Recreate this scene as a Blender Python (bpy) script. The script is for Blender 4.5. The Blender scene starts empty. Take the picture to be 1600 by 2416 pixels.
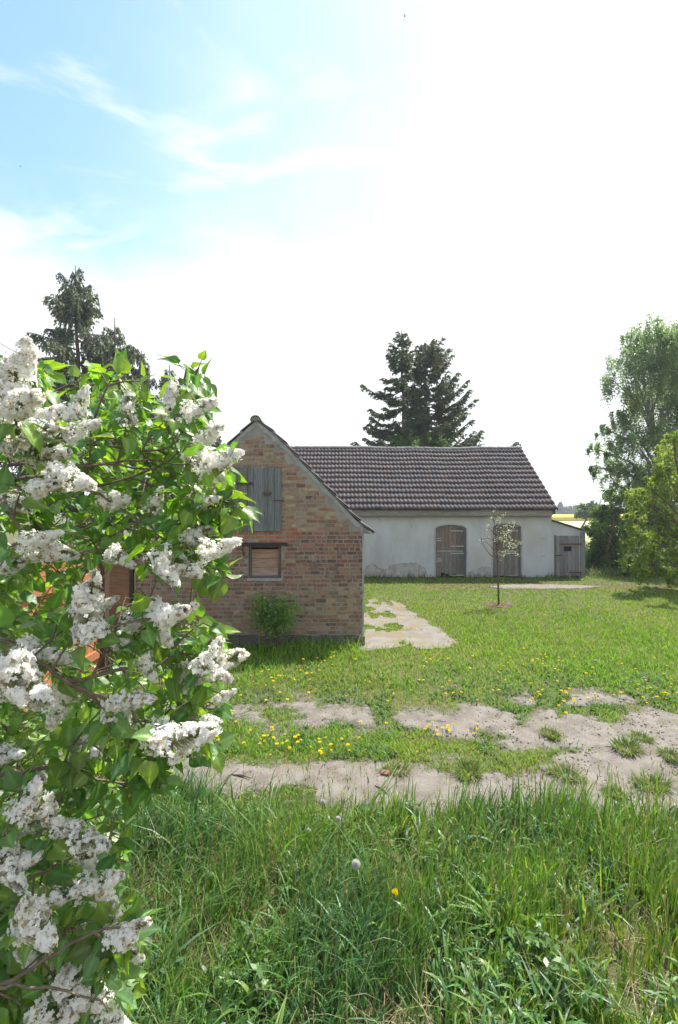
import bpy, math, random
import numpy as np
from mathutils import Vector, Matrix, Quaternion
R = math.radians
random.seed(7)
rng = np.random.default_rng(11)
sc = bpy.context.scene
C = sc.collection

# ------------------------------------------------------------------ camera
CAMZ = 2.4
HAZE = 0.0008
F = 1074.0                      # focal length in photograph pixels (16 mm on 36 mm)
cam_d = bpy.data.cameras.new("camera"); cam = bpy.data.objects.new("camera", cam_d); C.objects.link(cam)
cam.location = (0, 0, CAMZ); cam.rotation_euler = (R(90), 0, 0)
cam_d.sensor_fit = 'VERTICAL'; cam_d.sensor_height = 36; cam_d.lens = 16.0
cam_d.clip_start = 0.05; cam_d.clip_end = 6000
sc.camera = cam

# ------------------------------------------------------------------ world and sun
SUN_EL, SUN_AZ = 58, 42        # azimuth clockwise from the view direction
w = bpy.data.worlds.new("World"); sc.world = w; w.use_nodes = True
nt = w.node_tree; nt.nodes.clear()
def N(t, typ, **kw):
    n = t.nodes.new(typ)
    for k, v in kw.items(): setattr(n, k, v)
    return n
out = N(nt, 'ShaderNodeOutputWorld'); bg = N(nt, 'ShaderNodeBackground')
sky = N(nt, 'ShaderNodeTexSky', sky_type='NISHITA', sun_disc=False)
sky.sun_elevation = R(SUN_EL); sky.sun_rotation = R(SUN_AZ); sky.altitude = 50; sky.air_density = 1.0; sky.dust_density = 0.6; sky.ozone_density = 1.6
tc = N(nt, 'ShaderNodeTexCoord')
def wmath(op, a, b=None, clamp=False):
    m = N(nt, 'ShaderNodeMath', operation=op, use_clamp=clamp)
    for i, v in enumerate((a, b)):
        if v is None: continue
        if isinstance(v, (int, float)): m.inputs[i].default_value = v
        else: nt.links.new(v, m.inputs[i])
    return m.outputs[0]
def wmap(v, a, b, c, d):
    m = N(nt, 'ShaderNodeMapRange', interpolation_type='SMOOTHSTEP')
    nt.links.new(v, m.inputs[0])
    for i, x in enumerate((a, b, c, d)): m.inputs[i+1].default_value = x
    return m.outputs[0]
def wdot(vec):
    m = N(nt, 'ShaderNodeVectorMath', operation='DOT_PRODUCT'); nt.links.new(tc.outputs['Generated'], m.inputs[0])
    m.inputs[1].default_value = Vector(vec).normalized(); return m.outputs['Value']
def wnoise(scale, detail, rough, mscale, rot, loc=(0,0,0), dist=0.0):
    mp = N(nt, 'ShaderNodeMapping'); nt.links.new(tc.outputs['Generated'], mp.inputs[0])
    mp.inputs['Scale'].default_value = mscale; mp.inputs['Rotation'].default_value = rot; mp.inputs['Location'].default_value = loc
    n = N(nt, 'ShaderNodeTexNoise'); nt.links.new(mp.outputs[0], n.inputs['Vector'])
    n.inputs['Scale'].default_value = scale; n.inputs['Detail'].default_value = detail; n.inputs['Roughness'].default_value = rough
    n.inputs['Distortion'].default_value = dist
    return n.outputs['Fac']
# clear air high on the left, a big bank of cloud around the sun and along the horizon
n1 = wnoise(2.2, 7, 0.55, (1, 1, 1.7), (0.3, 0.5, 0.2), (3.1, 0.4, 1.2), 0.4)
n2 = wnoise(3.6, 9, 0.58, (0.6, 1.2, 2.2), (0.2, 0.55, -0.3), (0.7, 2.4, 5.0), 0.5)
n3 = wnoise(7.0, 6, 0.6, (1, 1, 1.6), (0.1, 0.7, -0.2), (4.7, 1.4, 2.0), 0.2)
sep = N(nt, 'ShaderNodeSeparateXYZ'); nt.links.new(tc.outputs['Generated'], sep.inputs[0])
dx_, dz_ = sep.outputs[0], sep.outputs[2]
zed = wmath('ADD', dz_, wmath('ADD', wmath('MULTIPLY', wmath('SUBTRACT', n1, 0.5), 0.30), wmath('MULTIPLY', wmath('SUBTRACT', n3, 0.5), 0.10)))
low = wmap(zed, 0.38, 0.53, 0.0, 1.0)
side = wmath('ADD', wmath('SUBTRACT', wmath('MULTIPLY', wmath('SUBTRACT', dz_, 0.6), 0.9), dx_), wmath('ADD', wmath('MULTIPLY', wmath('SUBTRACT', n1, 0.5), 0.55), wmath('MULTIPLY', wmath('SUBTRACT', n2, 0.5), 0.22)))
sidef = wmap(side, -0.50, 0.50, 0.0, 1.0)
wisps = wmap(n2, 0.51, 0.64, 1.0, 0.40)
blue = wmath('MULTIPLY', wmath('MULTIPLY', low, sidef), wisps)
cloud = wmath('SUBTRACT', 1.0, wmath('MULTIPLY', blue, 0.93))
mix = N(nt, 'ShaderNodeMix', data_type='RGBA'); nt.links.new(cloud, mix.inputs[0])
skym = N(nt, 'ShaderNodeMix', data_type='RGBA', blend_type='MULTIPLY'); skym.inputs[0].default_value = 1
nt.links.new(sky.outputs[0], skym.inputs[6]); skym.inputs[7].default_value = (0.80, 0.99, 1.13, 1)
nt.links.new(skym.outputs[2], mix.inputs[6])
cl = N(nt, 'ShaderNodeMix', data_type='RGBA'); nt.links.new(wmap(wdot((0.5, 0.62, 0.6)), 0.93, 0.998, 0.0, 1.0), cl.inputs[0])
cl.inputs[6].default_value = (3.55, 3.66, 3.72, 1); cl.inputs[7].default_value = (20.0, 19.7, 19.0, 1)
nt.links.new(cl.outputs[2], mix.inputs[7])
nt.links.new(mix.outputs[2], bg.inputs[0]); bg.inputs[1].default_value = 0.12
nt.links.new(bg.outputs[0], out.inputs[0])
sd = bpy.data.lights.new("sun", 'SUN'); sun = bpy.data.objects.new("sun", sd); C.objects.link(sun)
sd.energy = 4.0; sd.angle = R(0.6); sd.color = (1.0, 0.955, 0.88)
sv = Vector((math.sin(R(SUN_AZ))*math.cos(R(SUN_EL)), math.cos(R(SUN_AZ))*math.cos(R(SUN_EL)), math.sin(R(SUN_EL))))
sun.rotation_euler = sv.to_track_quat('Z', 'Y').to_euler(); sun.location = (10, 10, 30)
sc.view_settings.view_transform = 'Standard'; sc.view_settings.look = 'None'
sc.view_settings.exposure = 1.46; sc.view_settings.gamma = 1
sc.cycles.max_bounces = 8; sc.cycles.transparent_max_bounces = 8; sc.cycles.use_denoising = True

# ------------------------------------------------------------------ helpers
def P(x, y, d):                 # photograph pixel + distance -> point of the place
    return Vector(((x-800)/F*d, d, CAMZ-(y-1208)/F*d))
def G(x, y):                    # photograph pixel on the ground
    d = CAMZ*F/(y-1208); return Vector(((x-800)/F*d, d, 0))
def hash2(i, j, s=0):
    n = (i.astype(np.int64)*374761393 + j.astype(np.int64)*668265263 + s*974711) & 0x7fffffff
    n = ((n ^ (n >> 13))*1274126177) & 0x7fffffff
    n = n ^ (n >> 16)
    return (n & 0xffffff)/float(0xffffff)
def vnoise(x, y, s=0):
    i = np.floor(x); j = np.floor(y); fx = x-i; fy = y-j
    fx = fx*fx*(3-2*fx); fy = fy*fy*(3-2*fy)
    a = hash2(i, j, s); b = hash2(i+1, j, s); c = hash2(i, j+1, s); d = hash2(i+1, j+1, s)
    return (a*(1-fx)+b*fx)*(1-fy)+(c*(1-fx)+d*fx)*fy
def fbm(x, y, s=0, o=4):
    r = 0; a = 0.5; t = 0
    for k in range(o):
        r = r+a*vnoise(x*2**k, y*2**k, s+k); t += a; a *= 0.5
    return r/t

def mat(name, col, rough=0.85, var=None, vscale=8, bump=0.0, bscale=40, spec=0.3, tint=False, transl=0.0, tcol=None, metal=0, stretch=(1,1,1), var2=None, v2scale=2.0, v2lo=0.45, v2hi=0.6, coord='Object', patt=None):
    m = bpy.data.materials.new(name); m.use_nodes = True; t = m.node_tree; t.nodes.clear()
    o = N(t, 'ShaderNodeOutputMaterial'); b = N(t, 'ShaderNodeBsdfPrincipled')
    b.inputs['Roughness'].default_value = rough; b.inputs['Specular IOR Level'].default_value = spec; b.inputs['Metallic'].default_value = metal
    co = N(t, 'ShaderNodeTexCoord'); mp = N(t, 'ShaderNodeMapping'); t.links.new(co.outputs[coord], mp.inputs[0]); mp.inputs['Scale'].default_value = stretch
    rgb = N(t, 'ShaderNodeRGB'); rgb.outputs[0].default_value = (*col, 1); cur = rgb.outputs[0]
    def nz(scale, det=6, ro=0.6):
        n = N(t, 'ShaderNodeTexNoise'); t.links.new(mp.outputs[0], n.inputs['Vector']); n.inputs['Scale'].default_value = scale; n.inputs['Detail'].default_value = det; n.inputs['Roughness'].default_value = ro
        return n.outputs['Fac']
    def mr(v, lo, hi):
        r = N(t, 'ShaderNodeMapRange', interpolation_type='SMOOTHSTEP'); t.links.new(v, r.inputs[0]); r.inputs[1].default_value = lo; r.inputs[2].default_value = hi; return r.outputs[0]
    def mx(f, a, c, bt='MIX'):
        x = N(t, 'ShaderNodeMix', data_type='RGBA', blend_type=bt)
        for i, v in ((0, f), (6, a), (7, c)):
            if isinstance(v, (int, float)): x.inputs[i].default_value = v
            elif isinstance(v, tuple): x.inputs[i].default_value = (*v, 1)
            else: t.links.new(v, x.inputs[i])
        return x.outputs[2]
    if tint:
        at = N(t, 'ShaderNodeAttribute', attribute_name='tint'); cur = mx(1.0, cur, at.outputs['Color'], 'MULTIPLY')
    if var: cur = mx(mr(nz(vscale), 0.35, 0.68), cur, mx(1.0, cur, var, 'MULTIPLY'))
    if var2: cur = mx(mr(nz(v2scale, 8, 0.65), v2lo, v2hi), cur, var2)
    t.links.new(cur, b.inputs['Base Color'])
    if bump:
        bu = N(t, 'ShaderNodeBump'); t.links.new(nz(bscale), bu.inputs['Height']); bu.inputs['Strength'].default_value = bump; bu.inputs['Distance'].default_value = 0.01
        t.links.new(bu.outputs[0], b.inputs['Normal'])
    sh = b.outputs[0]
    if transl:
        tr = N(t, 'ShaderNodeBsdfTranslucent'); ms = N(t, 'ShaderNodeMixShader'); ms.inputs[0].default_value = transl
        t.links.new(mx(1.0, cur, tcol or (1, 1, 1), 'MULTIPLY'), tr.inputs[0]); t.links.new(sh, ms.inputs[1]); t.links.new(tr.outputs[0], ms.inputs[2]); sh = ms.outputs[0]
    t.links.new(sh, o.inputs[0])
    return m

def tag(o, label=None, cat=None, group=None, kind=None):
    if label: o['label'] = label
    if cat: o['category'] = cat
    if group: o['group'] = group
    if kind: o['kind'] = kind
    return o
def empty(name, loc, label, cat, group=None, rz=0):
    o = bpy.data.objects.new(name, None); C.objects.link(o); o.location = loc; o.rotation_euler = (0, 0, rz)
    o.empty_display_size = 0.2
    return tag(o, label, cat, group)
WM = {}
def link(name, me, m, parent=None, origin=None):
    """vertices are given in world space; the object sits at its thing's base (or at origin)"""
    for x in (m if isinstance(m, (list, tuple)) else [m]): me.materials.append(x)
    o = bpy.data.objects.new(name, me); C.objects.link(o)
    base = Vector((0, 0, 0))
    if parent is not None:
        o.parent = parent; base = WM.get(parent.name, Vector(parent.location))
    if origin is not None:
        base_o = Vector(origin)
        me.transform(Matrix.Translation(-base_o)); o.location = base_o - base; WM[o.name] = base_o
    else:
        if base.length: me.transform(Matrix.Translation(-base))
        WM[o.name] = base
    return o
class MB:
    def __init__(s): s.v = []; s.f = []; s.m = []; s.c = []
    def add(s, vs, fs, mi=0, col=(1, 1, 1)):
        n = len(s.v); s.v += [tuple(v) for v in vs]; s.f += [tuple(i+n for i in f) for f in fs]; s.m += [mi]*len(fs); s.c += [col]*len(vs)
    def box(s, x0, x1, y0, y1, z0, z1, mi=0, col=(1, 1, 1), j=0.0):
        vs = [(x, y, z) for x in (x0, x1) for y in (y0, y1) for z in (z0, z1)]
        if j: vs = [tuple(c+random.uniform(-j, j) for c in v) for v in vs]
        s.add(vs, [(0, 1, 3, 2), (4, 6, 7, 5), (0, 4, 5, 1), (2, 3, 7, 6), (0, 2, 6, 4), (1, 5, 7, 3)], mi, col)
    def prism(s, pts, dvec, mi=0, col=(1, 1, 1)):       # closed outline pushed along dvec
        n = len(pts); d = Vector(dvec); a = [Vector(p) for p in pts]; b = [p+d for p in a]
        fs = [tuple(range(n))[::-1], tuple(range(n, 2*n))] + [(i, (i+1) % n, n+(i+1) % n, n+i) for i in range(n)]
        s.add(a+b, fs, mi, col)
    def tube(s, path, rad, n=6, mi=0, col=(1, 1, 1), cap=True):
        path = [Vector(p) for p in path]
        if isinstance(rad, (int, float)): rad = [rad]*len(path)
        vs = []; 
        for i, p in enumerate(path):
            t = (path[min(i+1, len(path)-1)]-path[max(i-1, 0)])
            t = t.normalized() if t.length > 1e-9 else Vector((0, 0, 1))
            u = t.cross(Vector((0.13, 0.21, 0.97)));
            if u.length < 1e-3: u = t.cross(Vector((1, 0, 0)))
            u.normalize(); v = t.cross(u)
            for k in range(n):
                a = 2*math.pi*k/n; vs.append(p+(u*math.cos(a)+v*math.sin(a))*rad[i])
        fs = [(i*n+k, i*n+(k+1) % n, (i+1)*n+(k+1) % n, (i+1)*n+k) for i in range(len(path)-1) for k in range(n)]
        if cap: fs += [tuple(range(n))[::-1], tuple(range((len(path)-1)*n, len(path)*n))]
        s.add(vs, fs, mi, col)
    def mesh(s, name, smooth=False):
        me = bpy.data.meshes.new(name); me.from_pydata(s.v, [], s.f)
        me.polygons.foreach_set('material_index', s.m)
        a = me.attributes.new('tint', 'FLOAT_COLOR', 'POINT'); a.data.foreach_set('color', np.array([(*c, 1) for c in s.c], dtype=np.float32).ravel())
        if smooth: me.polygons.foreach_set('use_smooth', [True]*len(s.f))
        me.update(); return me
    def build(s, name, m, parent=None, smooth=False, origin=None):
        return link(name, s.mesh(name, smooth), m, parent, origin)
def npmesh(name, V, Fc, tint=None, smooth=False, mi=None):
    """V (n,3); Fc (m,k) constant corner count"""
    me = bpy.data.meshes.new(name); V = np.ascontiguousarray(V, dtype=np.float32); Fc = np.ascontiguousarray(Fc, dtype=np.int32)
    me.vertices.add(len(V)); me.vertices.foreach_set('co', V.ravel())
    k = Fc.shape[1]; me.loops.add(Fc.size); me.loops.foreach_set('vertex_index', Fc.ravel())
    me.polygons.add(len(Fc)); me.polygons.foreach_set('loop_start', np.arange(len(Fc), dtype=np.int32)*k)
    if mi is not None: me.polygons.foreach_set('material_index', np.ascontiguousarray(mi, dtype=np.int32))
    if tint is not None:
        a = me.attributes.new('tint', 'FLOAT_COLOR', 'POINT'); t = np.ones((len(V), 4), dtype=np.float32); t[:, :3] = tint
        a.data.foreach_set('color', t.ravel())
    if smooth: me.polygons.foreach_set('use_smooth', np.ones(len(Fc), dtype=bool))
    me.update(calc_edges=True); me.validate(); return me
def rows(n): return np.arange(n)[:, None]

# ------------------------------------------------------------------ materials
M = {}
M['soil'] = mat('soil and thatch', (0.062, 0.072, 0.026), 0.95, var=(1.5, 1.1, 1.0), vscale=3, bump=0.6, bscale=60, var2=(0.12, 0.10, 0.06), v2scale=1.6, v2lo=0.5, v2hi=0.75)
M['dirt'] = mat('sandy dirt', (0.172, 0.154, 0.133), 0.95, var=(0.66, 0.63, 0.60), vscale=5, bump=1.0, bscale=45, var2=(0.13, 0.125, 0.06), v2scale=3.2, v2lo=0.56, v2hi=0.70)
M['stone'] = mat('pebble', (0.19, 0.175, 0.16), 0.9, tint=True, bump=0.3)
M['concrete'] = mat('old concrete', (0.175, 0.165, 0.15), 0.9, var=(0.75, 0.72, 0.66), vscale=3, bump=0.8, bscale=50, var2=(0.155, 0.125, 0.075), v2scale=2.2, v2lo=0.45, v2hi=0.6)
M['grass'] = mat('grass blade', (1, 1, 1), 0.42, tint=True, transl=0.42, tcol=(1.3, 1.3, 0.5), spec=0.45)
M['grass2'] = mat('lawn blade', (1, 1, 1), 0.6, tint=True, transl=0.38, tcol=(1.25, 1.25, 0.6), spec=0.2)
M['straw'] = mat('dry straw', (0.34, 0.26, 0.14), 0.9, tint=True)
M['yellow'] = mat('dandelion petals', (0.80, 0.64, 0.01), 0.7, transl=0.2)
M['stem'] = mat('green stem', (0.10, 0.17, 0.035), 0.7)
M['seed'] = mat('dandelion down', (0.62, 0.62, 0.58), 0.9, transl=0.4)
M['brick'] = mat('old brick', (1, 1, 1), 0.92, tint=True, var=(0.72, 0.68, 0.66), vscale=14, bump=0.8, bscale=45, var2=(0.27, 0.245, 0.215), v2scale=5.5, v2lo=0.54, v2hi=0.66)
M['mortar'] = mat('lime mortar', (0.285, 0.27, 0.245), 0.95, var=(0.72, 0.72, 0.72), vscale=4, bump=0.8, bscale=60)
M['mortar_pale'] = mat('cement mortar', (0.34, 0.345, 0.34), 0.95, var=(0.7, 0.7, 0.7), vscale=7, bump=0.9, bscale=40)
M['plinth'] = mat('dark foundation stone', (0.12, 0.112, 0.105), 0.95, var=(0.6, 0.6, 0.55), vscale=5, bump=1.0, bscale=18)
M['plaster'] = mat('limewashed plaster', (0.475, 0.495, 0.515), 0.92, var=(0.82, 0.80, 0.77), vscale=1.6, bump=0.5, bscale=14, var2=(0.44, 0.41, 0.365), v2scale=0.6, v2lo=0.45, v2hi=0.72, stretch=(1, 1, .55))
M['plaster_old'] = mat('bare older plaster', (0.42, 0.41, 0.39), 0.95, var=(0.70, 0.68, 0.66), vscale=5, bump=0.9, bscale=20)
M['crack'] = mat('broken plaster edge', (0.13, 0.125, 0.115), 0.95)
M['tile'] = mat('weathered roof tile', (1, 1, 1), 0.85, tint=True, var=(0.75, 0.75, 0.77), vscale=5, bump=0.3, bscale=60, var2=(0.16, 0.16, 0.14), v2scale=16, v2lo=0.64, v2hi=0.80, spec=0.35)
M['tile_edge'] = mat('roof tile edge', (0.15, 0.145, 0.14), 0.9, var=(0.6, 0.6, 0.6), vscale=9, bump=0.5)
M['wood'] = mat('weathered grey wood', (1, 1, 1), 0.88, tint=True, var=(0.55, 0.55, 0.56), vscale=7, stretch=(7, 7, 0.55), bump=0.6, bscale=16)
M['woodh'] = mat('weathered boards', (1, 1, 1), 0.85, tint=True, var=(0.62, 0.58, 0.55), vscale=6, stretch=(0.7, 5, 7), bump=0.5, bscale=14)
M['larch'] = mat('orange stained larch', (0.36, 0.165, 0.075), 0.6, tint=True, var=(0.72, 0.66, 0.6), vscale=6, stretch=(5, 5, 0.5), bump=0.3, bscale=14)
M['darkwood'] = mat('dark brown timber', (0.085, 0.05, 0.035), 0.75, var=(0.6, 0.6, 0.6), vscale=6, stretch=(6, 6, 0.6), bump=0.3)
M['iron'] = mat('black iron', (0.03, 0.028, 0.028), 0.6, metal=0.4, var=(1.8, 1.4, 1.1), vscale=20)
M['rust'] = mat('rusty iron', (0.13, 0.06, 0.035), 0.85, var=(0.5, 0.5, 0.5), vscale=25)
M['palestrip'] = mat('pale greenish strip', (0.42, 0.45, 0.42), 0.85, var=(0.7, 0.7, 0.68), vscale=20)  # pale greenish tone for the door battens, drip board and straps
M['black'] = mat('dark interior', (0.012, 0.011, 0.010), 0.95)
M['bark'] = mat('grey brown bark', (0.13, 0.10, 0.075), 0.9, var=(0.6, 0.6, 0.6), vscale=14, bump=0.8, bscale=30)
M['lilacbark'] = mat('lilac bark', (0.19, 0.15, 0.11), 0.8, var=(0.6, 0.58, 0.55), vscale=30, bump=0.6, bscale=90)
M['birchbark'] = mat('birch bark', (0.30, 0.27, 0.24), 0.85, var=(0.4, 0.4, 0.4), vscale=5, bump=0.5)
M['leaf'] = mat('lilac leaf', (1, 1, 1), 0.42, tint=True, transl=0.42, tcol=(2.0, 2.1, 0.42), spec=0.65, bump=0.25, bscale=60)
M['floret'] = mat('white lilac floret', (1, 1, 1), 0.75, tint=True, transl=0.5, spec=0.2)
M['treeleaf'] = mat('tree leaves', (1, 1, 1), 0.5, tint=True, transl=0.5, tcol=(1.35, 1.4, 0.6), spec=0.3)
M['birchleaf'] = mat('birch leaves', (1, 1, 1), 0.4, tint=True, transl=0.55, tcol=(1.5, 1.5, 1.1), spec=0.5)
M['needle'] = mat('conifer needles', (1, 1, 1), 0.55, tint=True, transl=0.3, tcol=(1.2, 1.2, 0.6), spec=0.25)
M['blossom'] = mat('cream blossom', (0.66, 0.66, 0.46), 0.8, transl=0.3)
M['mulch'] = mat('bark mulch', (0.20, 0.13, 0.09), 0.95, tint=True, bump=0.7)
M['cable'] = mat('black cable', (0.03, 0.03, 0.035), 0.6)
M['feather'] = mat('dark feathers', (0.03, 0.03, 0.03), 0.8)
M['rape'] = mat('rapeseed in flower', (0.62, 0.50, 0.02), 0.9, var=(0.9, 0.85, 0.8), vscale=0.15, coord='Object')
M['pasture'] = mat('pale pasture', (0.36, 0.36, 0.19), 0.9, var=(0.8, 0.85, 0.7), vscale=0.2)
M['hill'] = mat('distant wooded hill', (0.07, 0.10, 0.085), 0.95, var=(0.7, 0.75, 0.7), vscale=0.03)

# ------------------------------------------------------------------ ground, track, slab
def lerp_tab(x, xs, ys): return np.interp(x, xs, ys)
def dirt_mask(X, Y):
    """how bare the ground is (0..1) at a point of the yard"""
    Y = np.maximum(Y, 0.5)
    px = 800+X/Y*F; py = 1208+CAMZ*F/Y
    nz = (fbm(X*1.1, Y*1.1, 3)-0.5); nf = (fbm(X*4.5, Y*4.5, 9)-0.5)
    yy = py+nz*70+nf*55
    t1 = lerp_tab(px, [-200, 380, 600, 800, 1000, 1200, 1300, 1400, 1600, 1900], [1775, 1785, 1800, 1812, 1808, 1806, 1790, 1765, 1735, 1720])
    b1 = lerp_tab(px, [-200, 380, 600, 800, 1000, 1200, 1300, 1400, 1600, 1900], [1835, 1850, 1880, 1905, 1905, 1890, 1885, 1900, 1945, 1960])
    t2 = lerp_tab(px, [-200, 540, 700, 900, 1100, 1300, 1450, 1600, 1900], [1650, 1655, 1664, 1672, 1680, 1705, 1700, 1700, 1700])
    b2 = lerp_tab(px, [-200, 540, 700, 900, 1100, 1300, 1450, 1600, 1900], [1696, 1692, 1712, 1722, 1740, 1756, 1782, 1782, 1790])
    s = 13.0
    def band(a, b): return 1/(1+np.exp(-(yy-a)/s))*1/(1+np.exp((yy-b)/s))
    m = np.maximum(band(t1, b1), band(t2, b2)*.9)*np.clip(1.5-np.clip(fbm(X*1.9+5, Y*2.6, 57)-.50, 0, 1)*6, .25, 1)
    patch = np.clip((px-1100)/200, 0, 1)*band(1650, 1910)*np.clip((fbm(X*2.2, Y*2.2, 21)-.47)*9, 0, 1)
    return np.clip(np.maximum(m, patch*0.9), 0, 1)
slab_px = [(858, 1535), (858, 1470), (868, 1420), (905, 1412), (948, 1428), (985, 1455), (1020, 1480), (1052, 1500), (1078, 1521), (1060, 1531), (1000, 1534), (950, 1530)]
slab_w = np.array([(G(*p).x, G(*p).y) for p in slab_px])
def in_poly(X, Y, poly):
    r = np.zeros(np.shape(X), bool); n = len(poly)
    for i in range(n):
        x0, y0 = poly[i]; x1, y1 = poly[(i+1) % n]
        c = ((y0 > Y) != (y1 > Y)) & (X < (x1-x0)*(Y-y0)/((y1-y0) if y1 != y0 else 1e-9)+x0); r ^= c
    return r
pathp_px = [(1150, 1385), (1190, 1381), (1260, 1380), (1360, 1381), (1420, 1385), (1360, 1389), (1270, 1390), (1190, 1389)]
path_w = np.array([(G(*p).x, G(*p).y) for p in pathp_px])

S = 2500
MB_ = MB(); MB_.add([(-S, -30, 0), (S, -30, 0), (S, S, 0), (-S, S, 0)], [(0, 1, 2, 3)]); tag(MB_.build('ground', M['soil']), kind='structure')
# dirt track: grid cells where the ground is bare
cs = 0.035
gx, gy = np.meshgrid(np.arange(-6.5, 8.5, cs), np.arange(3.0, 6.6, cs), indexing='ij')
dmg = dirt_mask(gx, gy); mk = dmg > 0.04
gz = 0.004+0.030*fbm(gx*3, gy*3, 5)*np.clip((dmg-0.3)*2, 0, 1)+0.016*fbm(gx*13, gy*13, 6)*dmg
ni, nj = gx.shape; idx = np.arange(ni*nj).reshape(ni, nj)
cell = mk[:-1, :-1] & mk[1:, :-1] & mk[:-1, 1:] & mk[1:, 1:]
Fq = np.stack([idx[:-1, :-1][cell], idx[1:, :-1][cell], idx[1:, 1:][cell], idx[:-1, 1:][cell]], 1)
used = np.unique(Fq); rm = -np.ones(ni*nj, int); rm[used] = np.arange(len(used))
Vd = np.stack([gx.ravel(), gy.ravel(), gz.ravel()], 1)[used]
def soft_edge(m, lo, hi, scale):     # a worn sheet breaks up towards its edge
    t = m.node_tree; o = [n for n in t.nodes if n.type == 'OUTPUT_MATERIAL'][0]; sh = o.inputs[0].links[0].from_socket
    at = N(t, 'ShaderNodeAttribute', attribute_name='tint'); nz = N(t, 'ShaderNodeTexNoise'); co = N(t, 'ShaderNodeTexCoord'); t.links.new(co.outputs['Object'], nz.inputs['Vector']); nz.inputs['Scale'].default_value = scale; nz.inputs['Detail'].default_value = 8; nz.inputs['Roughness'].default_value = .7
    ad = N(t, 'ShaderNodeMath', operation='ADD'); t.links.new(at.outputs['Fac'], ad.inputs[0]); t.links.new(nz.outputs['Fac'], ad.inputs[1])
    mr = N(t, 'ShaderNodeMapRange'); t.links.new(ad.outputs[0], mr.inputs[0]); mr.inputs[1].default_value = lo; mr.inputs[2].default_value = hi
    tr = N(t, 'ShaderNodeBsdfTransparent'); mx = N(t, 'ShaderNodeMixShader'); t.links.new(mr.outputs[0], mx.inputs[0]); t.links.new(tr.outputs[0], mx.inputs[1]); t.links.new(sh, mx.inputs[2]); t.links.new(mx.outputs[0], o.inputs[0])
soft_edge(M['dirt'], .70, 1.08, 16)
tag(link('dirt_track', npmesh('dirt_track', Vd, rm[Fq], dmg.ravel()[used][:, None]*np.ones((1, 3)), smooth=True), M['dirt']), kind='structure')
def sheet(name, x0, x1, y0, y1, cs, mask, m, z):
    gx, gy = np.meshgrid(np.arange(x0, x1, cs), np.arange(y0, y1, cs), indexing='ij'); k = mask(gx, gy); ni, nj = gx.shape; idx = np.arange(ni*nj).reshape(ni, nj)
    mk = k > .02; cell = mk[:-1, :-1] & mk[1:, :-1] & mk[:-1, 1:] & mk[1:, 1:]
    Fq = np.stack([idx[:-1, :-1][cell], idx[1:, :-1][cell], idx[1:, 1:][cell], idx[:-1, 1:][cell]], 1)
    V = np.stack([gx.ravel(), gy.ravel(), (z+.012*fbm(gx*2, gy*2, 3)*k).ravel()], 1)
    return tag(link(name, npmesh(name, V, Fq, k.ravel()[:, None]*np.ones((1, 3)), smooth=True), m), kind='structure')
def poly_mask(poly, soft):
    def f(X, Y):
        dmin = np.full(X.shape, 9.0); n = len(poly)
        for i in range(n):
            a, c = poly[i], poly[(i+1) % n]; v = c-a; t = np.clip(((X-a[0])*v[0]+(Y-a[1])*v[1])/(v@v), 0, 1); dmin = np.minimum(dmin, np.hypot(X-a[0]-t*v[0], Y-a[1]-t*v[1]))
        sd_ = np.where(in_poly(X, Y, poly), dmin, -dmin)+(fbm(X*3, Y*3, 8)-.5)*.25
        return np.clip(sd_/soft+.5, 0, 1)
    return f
slab_m = (lambda f: (lambda X, Y: f(X, Y)*np.clip(1.25-np.clip(fbm(X*2.6, Y*1.6, 99)-.47, 0, 1)*7*(X < 1.35), .0, 1)))(poly_mask(slab_w, .30)); path_m = poly_mask(path_w, .5)
soft_edge(M['concrete'], .80, .96, 7)
sheet('concrete_path', .2, 3.2, 7.7, 13.5, .05, slab_m, M['concrete'], .012)
sheet('doorstep_path', 4.5, 11, 13.5, 15.8, .05, path_m, M['concrete'], .012)
# far fields and the hill on the horizon
b = MB(); b.add([(20, 110, .03), (400, 110, .03), (400, 230, .03), (20, 230, .03)], [(0, 1, 2, 3)]); b2 = MB()
b2.box(15, 400, 120, 240, 0.1, 1.1); tag(b2.build('rapeseed_field', M['rape']), kind='structure')
b = MB(); b.add([(12, 34, .006), (300, 34, .006), (300, 119, .006), (12, 119, .006)], [(0, 1, 2, 3)]); tag(b.build('pasture', M['pasture']), kind='structure')
hx = np.linspace(-900, 1500, 60); hy = np.linspace(500, 1100, 12)
HX, HY = np.meshgrid(hx, hy, indexing='ij'); HZ = (6+12*fbm(HX/260, HY/260, 4)+3*vnoise(HX/30, HY/30, 5))*np.sin(np.clip((HY-500)/600, 0, 1)*math.pi)**0.6
idx = np.arange(HX.size).reshape(HX.shape)
Fq = np.stack([idx[:-1, :-1].ravel(), idx[1:, :-1].ravel(), idx[1:, 1:].ravel(), idx[:-1, 1:].ravel()], 1)
tag(link('hill', npmesh('hill', np.stack([HX.ravel(), HY.ravel(), HZ.ravel()], 1), Fq, smooth=True), M['hill']), kind='structure')

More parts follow.
